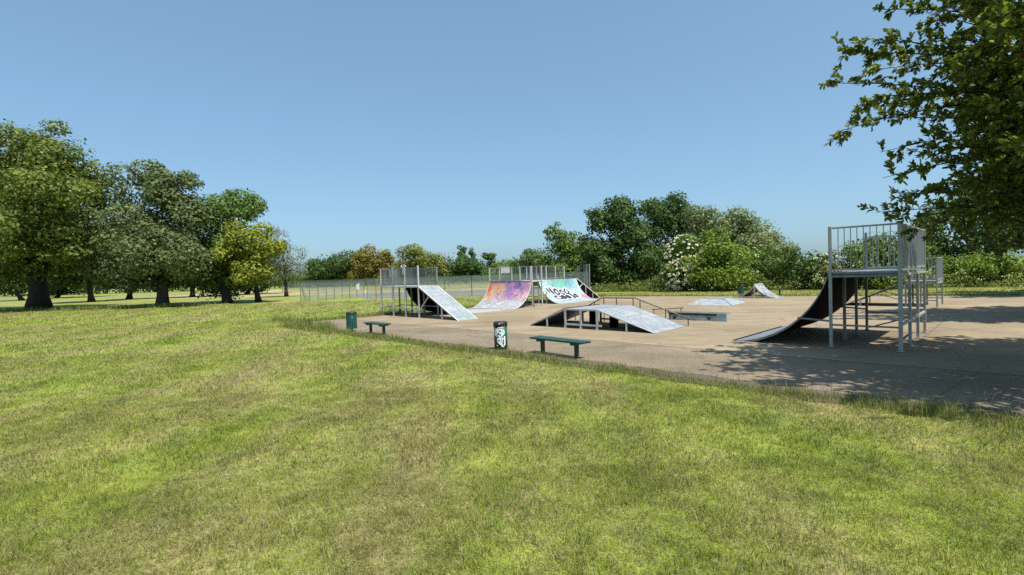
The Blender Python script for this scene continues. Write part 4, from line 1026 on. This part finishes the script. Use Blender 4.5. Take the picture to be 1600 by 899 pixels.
el, ells = wood('shrub', 'dark rounded bush at the left of the tall quarter pipe', 1258, [(1250, 418, 28, 28), (1275, 425, 26, 26)], 'lf_dark', 47, .28, 6.5, cat='bush')
el, ells = wood('elder_bush', 'reddish tinged bush dotted with cream flowers beside the tall quarter pipe', 1300, [(1292, 415, 22, 22), (1310, 425, 26, 20)], 'lf_olive', 45.5, .28, 6, cat='bush')
blossom(el, ells[:1], 26, .2, 10)
wood('shrub', 'green thicket seen through the bars of the tall quarter pipe', 1360, [(1345, 405, 34, 30), (1385, 392, 38, 30), (1370, 425, 50, 24), (1415, 405, 32, 30)], 'lf_mid', 44, .28, 6, cat='bush')
wood('shrub', 'yellow green shrub below the overhanging branches at right', 1535, [(1510, 418, 32, 22), (1550, 415, 36, 22), (1590, 425, 36, 22), (1640, 420, 36, 28)], 'lf_bright', 43, .26, 7, cat='bush')
wood('shade_tree', 'deep green tree behind the yellow green shrub at right', 1560, [(1460, 365, 40, 44), (1530, 345, 52, 55), (1600, 340, 50, 60), (1480, 405, 36, 30)], 'lf_dark', 50, .34, 5)

# low weeds along the foot of the wood and far hedges
def weed_line(a, b_, n, hmin, hmax, wid, mat, size, name, label):
    a = np.array(a, float); b_ = np.array(b_, float); t = RNG.random(n)
    d = nrm(b_-a); nn = np.array([-d[1], d[0]])
    off = RNG.normal(0, wid, n); x = a[0]+(b_-a)[0]*t+nn[0]*off; y = a[1]+(b_-a)[1]*t+nn[1]*off
    hh = hmin+(hmax-hmin)*(.9*vnoise(x, y, .3, 21)+.6*vnoise(x, y, 1.1, 22))**1.8*1.3; z = hh*RNG.random(n)**.7
    C = np.stack([x, y, z+.03], 1); N = nrm(RNG.normal(size=(n, 3))*.7+np.array([0, -.4, .3]))
    o = np_mesh(name, *leaf_quads(C, N, size*RNG.uniform(.6, 1.4, n), .45), mat); tag(o, label, 'undergrowth', kind='stuff')
weed_line((9, 57), (17, 53), 4200, .05, 1.1, 1.1, 'weeds', .26, 'undergrowth', 'pale green nettles and weeds along the foot of the dark wood')
weed_line((17, 53), (31, 46), 7000, .05, 1.1, 1.1, 'weeds', .24, 'undergrowth', 'weedy undergrowth below the blossoming bushes')
weed_line((31, 46), (48, 39), 5000, .05, .9, 1.1, 'weeds', .24, 'undergrowth', 'shaded weeds along the right hand bushes')
weed_line((-190, 150), (-75, 150), 16000, 4, 10, 3.0, 'lf_dark', 1.0, 'far_hedge', 'dark far hedge beyond the left lawn')
weed_line((-75, 150), (-45, 165), 6000, 2.0, 5, 2.0, 'lf_mid', .8, 'far_hedge', 'mid green far hedge left of the dark round tree')
weed_line((-70, 172), (34, 160), 16000, 2.5, 6, 2.0, 'lf_dark', .8, 'far_hedge', 'dark far hedge behind the grey court')

# ------------------------------------------------------------------ the close tree on the right
def near_tree(base, tips, env, n_extra, twigs_per, label, name='overhanging_tree', mat='lf_near', leafL=.12, r0=.24, crot=2.6, group='trees along the right side'):
    root = empty(name, (*base, 0), 0, label, 'tree', group)
    B0 = np.array([*base, 0.0]); tb = MB()
    tb.tube([(0, 0, 0), (0, 0, .5), (.05, 0, crot), (0, .05, crot+2.4)], [r0*1.5, r0*1.05, r0*.85, r0*.45], 12)
    C, r = env; C = np.array(C)-B0; r = np.array(r)
    ends = [np.array(t)-B0 for t in tips]
    while len(ends) < len(tips)+n_extra:
        d = nrm(RNG.normal(size=3)); p = C+d*r*RNG.uniform(.7, 1.0)
        if p[0]+B0[0] > .84*(p[1]+B0[1]): ends.append(p)
    P, Dn = [], []
    for e in ends:
        s = np.array([0, 0, crot+RNG.uniform(-.2, 2.2)]); L = np.linalg.norm(e-s)
        md = s+(e-s)*.5+np.array([0, 0, .10*L])+RNG.normal(0, .08*L, 3)*.5
        q = [(1-t)**2*s+2*t*(1-t)*md+t*t*e for t in np.linspace(0, 1, 9)]
        tb.tube([tuple(v) for v in q], [max(.006, .055*(1-t)**1.3*min(1, L/4)+.006) for t in np.linspace(0, 1, 9)], 6, cap=False)
        for k in range(twigs_per):
            t = .28+.72*RNG.random()**.75; i = min(7, int(t*8)); b0 = q[i]+(q[i+1]-q[i])*(t*8-i)
            ax = nrm(q[i+1]-q[i]); dr = nrm(ax*.7+RNG.normal(size=3)*.62+np.array([0, 0, -.04]))
            tl = RNG.uniform(.25, .75)*(1.15-t*.55); e2 = b0+dr*tl
            tb.tube([tuple(b0), tuple(b0+dr*tl*.5+np.array([0, 0, .02])), tuple(e2)], [.007, .005, .003], 4, cap=False)
            m_ = int(12+tl*26); tt = RNG.random(m_)**.75
            pts = b0+dr*(tt*tl)[:, None]
            rd = nrm(RNG.normal(size=(m_, 3))); ld = nrm(rd-dr*(rd@dr)[:, None]*.6+dr*.75+np.array([0, 0, .08]))
            P.append(pts); Dn.append(ld)
    tb.build('trunk', 'bark', root, True)
    P = np.concatenate(P); Dn = np.concatenate(Dn); n = len(P)
    L = leafL*RNG.uniform(.6, 1.25, n)[:, None]; up = np.array([0, 0, 1.0])+RNG.normal(size=(n, 3))*.45
    s = nrm(np.cross(Dn, up)); nm = np.cross(s, Dn); w = L*.28
    V = np.stack([P, P+Dn*L*.35+s*w+nm*L*.07, P+Dn*L*.76+s*w*.74+nm*L*.05, P+Dn*L-nm*L*.06, P+Dn*L*.76-s*w*.74+nm*L*.05, P+Dn*L*.35-s*w+nm*L*.07], 1).reshape(-1, 3)
    i = np.arange(n)[:, None]*6
    F = np.concatenate([i+np.array([[0, 1, 2, 3]]), i+np.array([[0, 3, 4, 5]])], 1).reshape(-1, 4)
    np_mesh('crown', V, F, mat, root)
    return root
tp = [(pd(t[0], t[1], t[2]*1.22)) for t in ((1296, 130, 9.6), (1322, 82, 9.3), (1312, 205, 9.4), (1378, 15, 9.0), (1375, 238, 9.2), (1380, 278, 9.0), (1368, 332, 9.4), (1425, 362, 9.6), (1345, 60, 9.8), (1400, 60, 8.6), (1340, 160, 9.9),
      (1420, 150, 8.8), (1430, 230, 8.6), (1440, 300, 9.0), (1480, 330, 9.0), (1500, 60, 8.0), (1500, 180, 8.0), (1520, 280, 8.4), (1560, 345, 8.6), (1590, 385, 8.8), (1450, 20, 8.6), (1380, 150, 9.6), (1395, 310, 9.9), (1560, 120, 8), (1580, 230, 8), (1480, 250, 9.6), (1540, 20, 8.8), (1450, 100, 9.8),
      (1440, 340, 10.5), (1500, 375, 10.2), (1540, 390, 10), (1360, 110, 10.4), (1350, 185, 10.2))]
near_tree((14.5, 9.2), tp, ((13.2, 7.8, 7.0), (7.0, 5.0, 4.9)), 390, 36, 'close leafy tree hanging over the right picture edge')
near_tree((22.5, 18.6), [], ((22.6, 18.5, 7.2), (7.2, 3.8, 5.0)), 190, 34, 'second tree behind the close branches shading the pad', leafL=.19)
near_tree((37, 31), [], ((36.5, 30, 6.5), (8.0, 5.2, 4.2)), 110, 34, 'third tree at far right shading the back corner of the pad', leafL=.28)
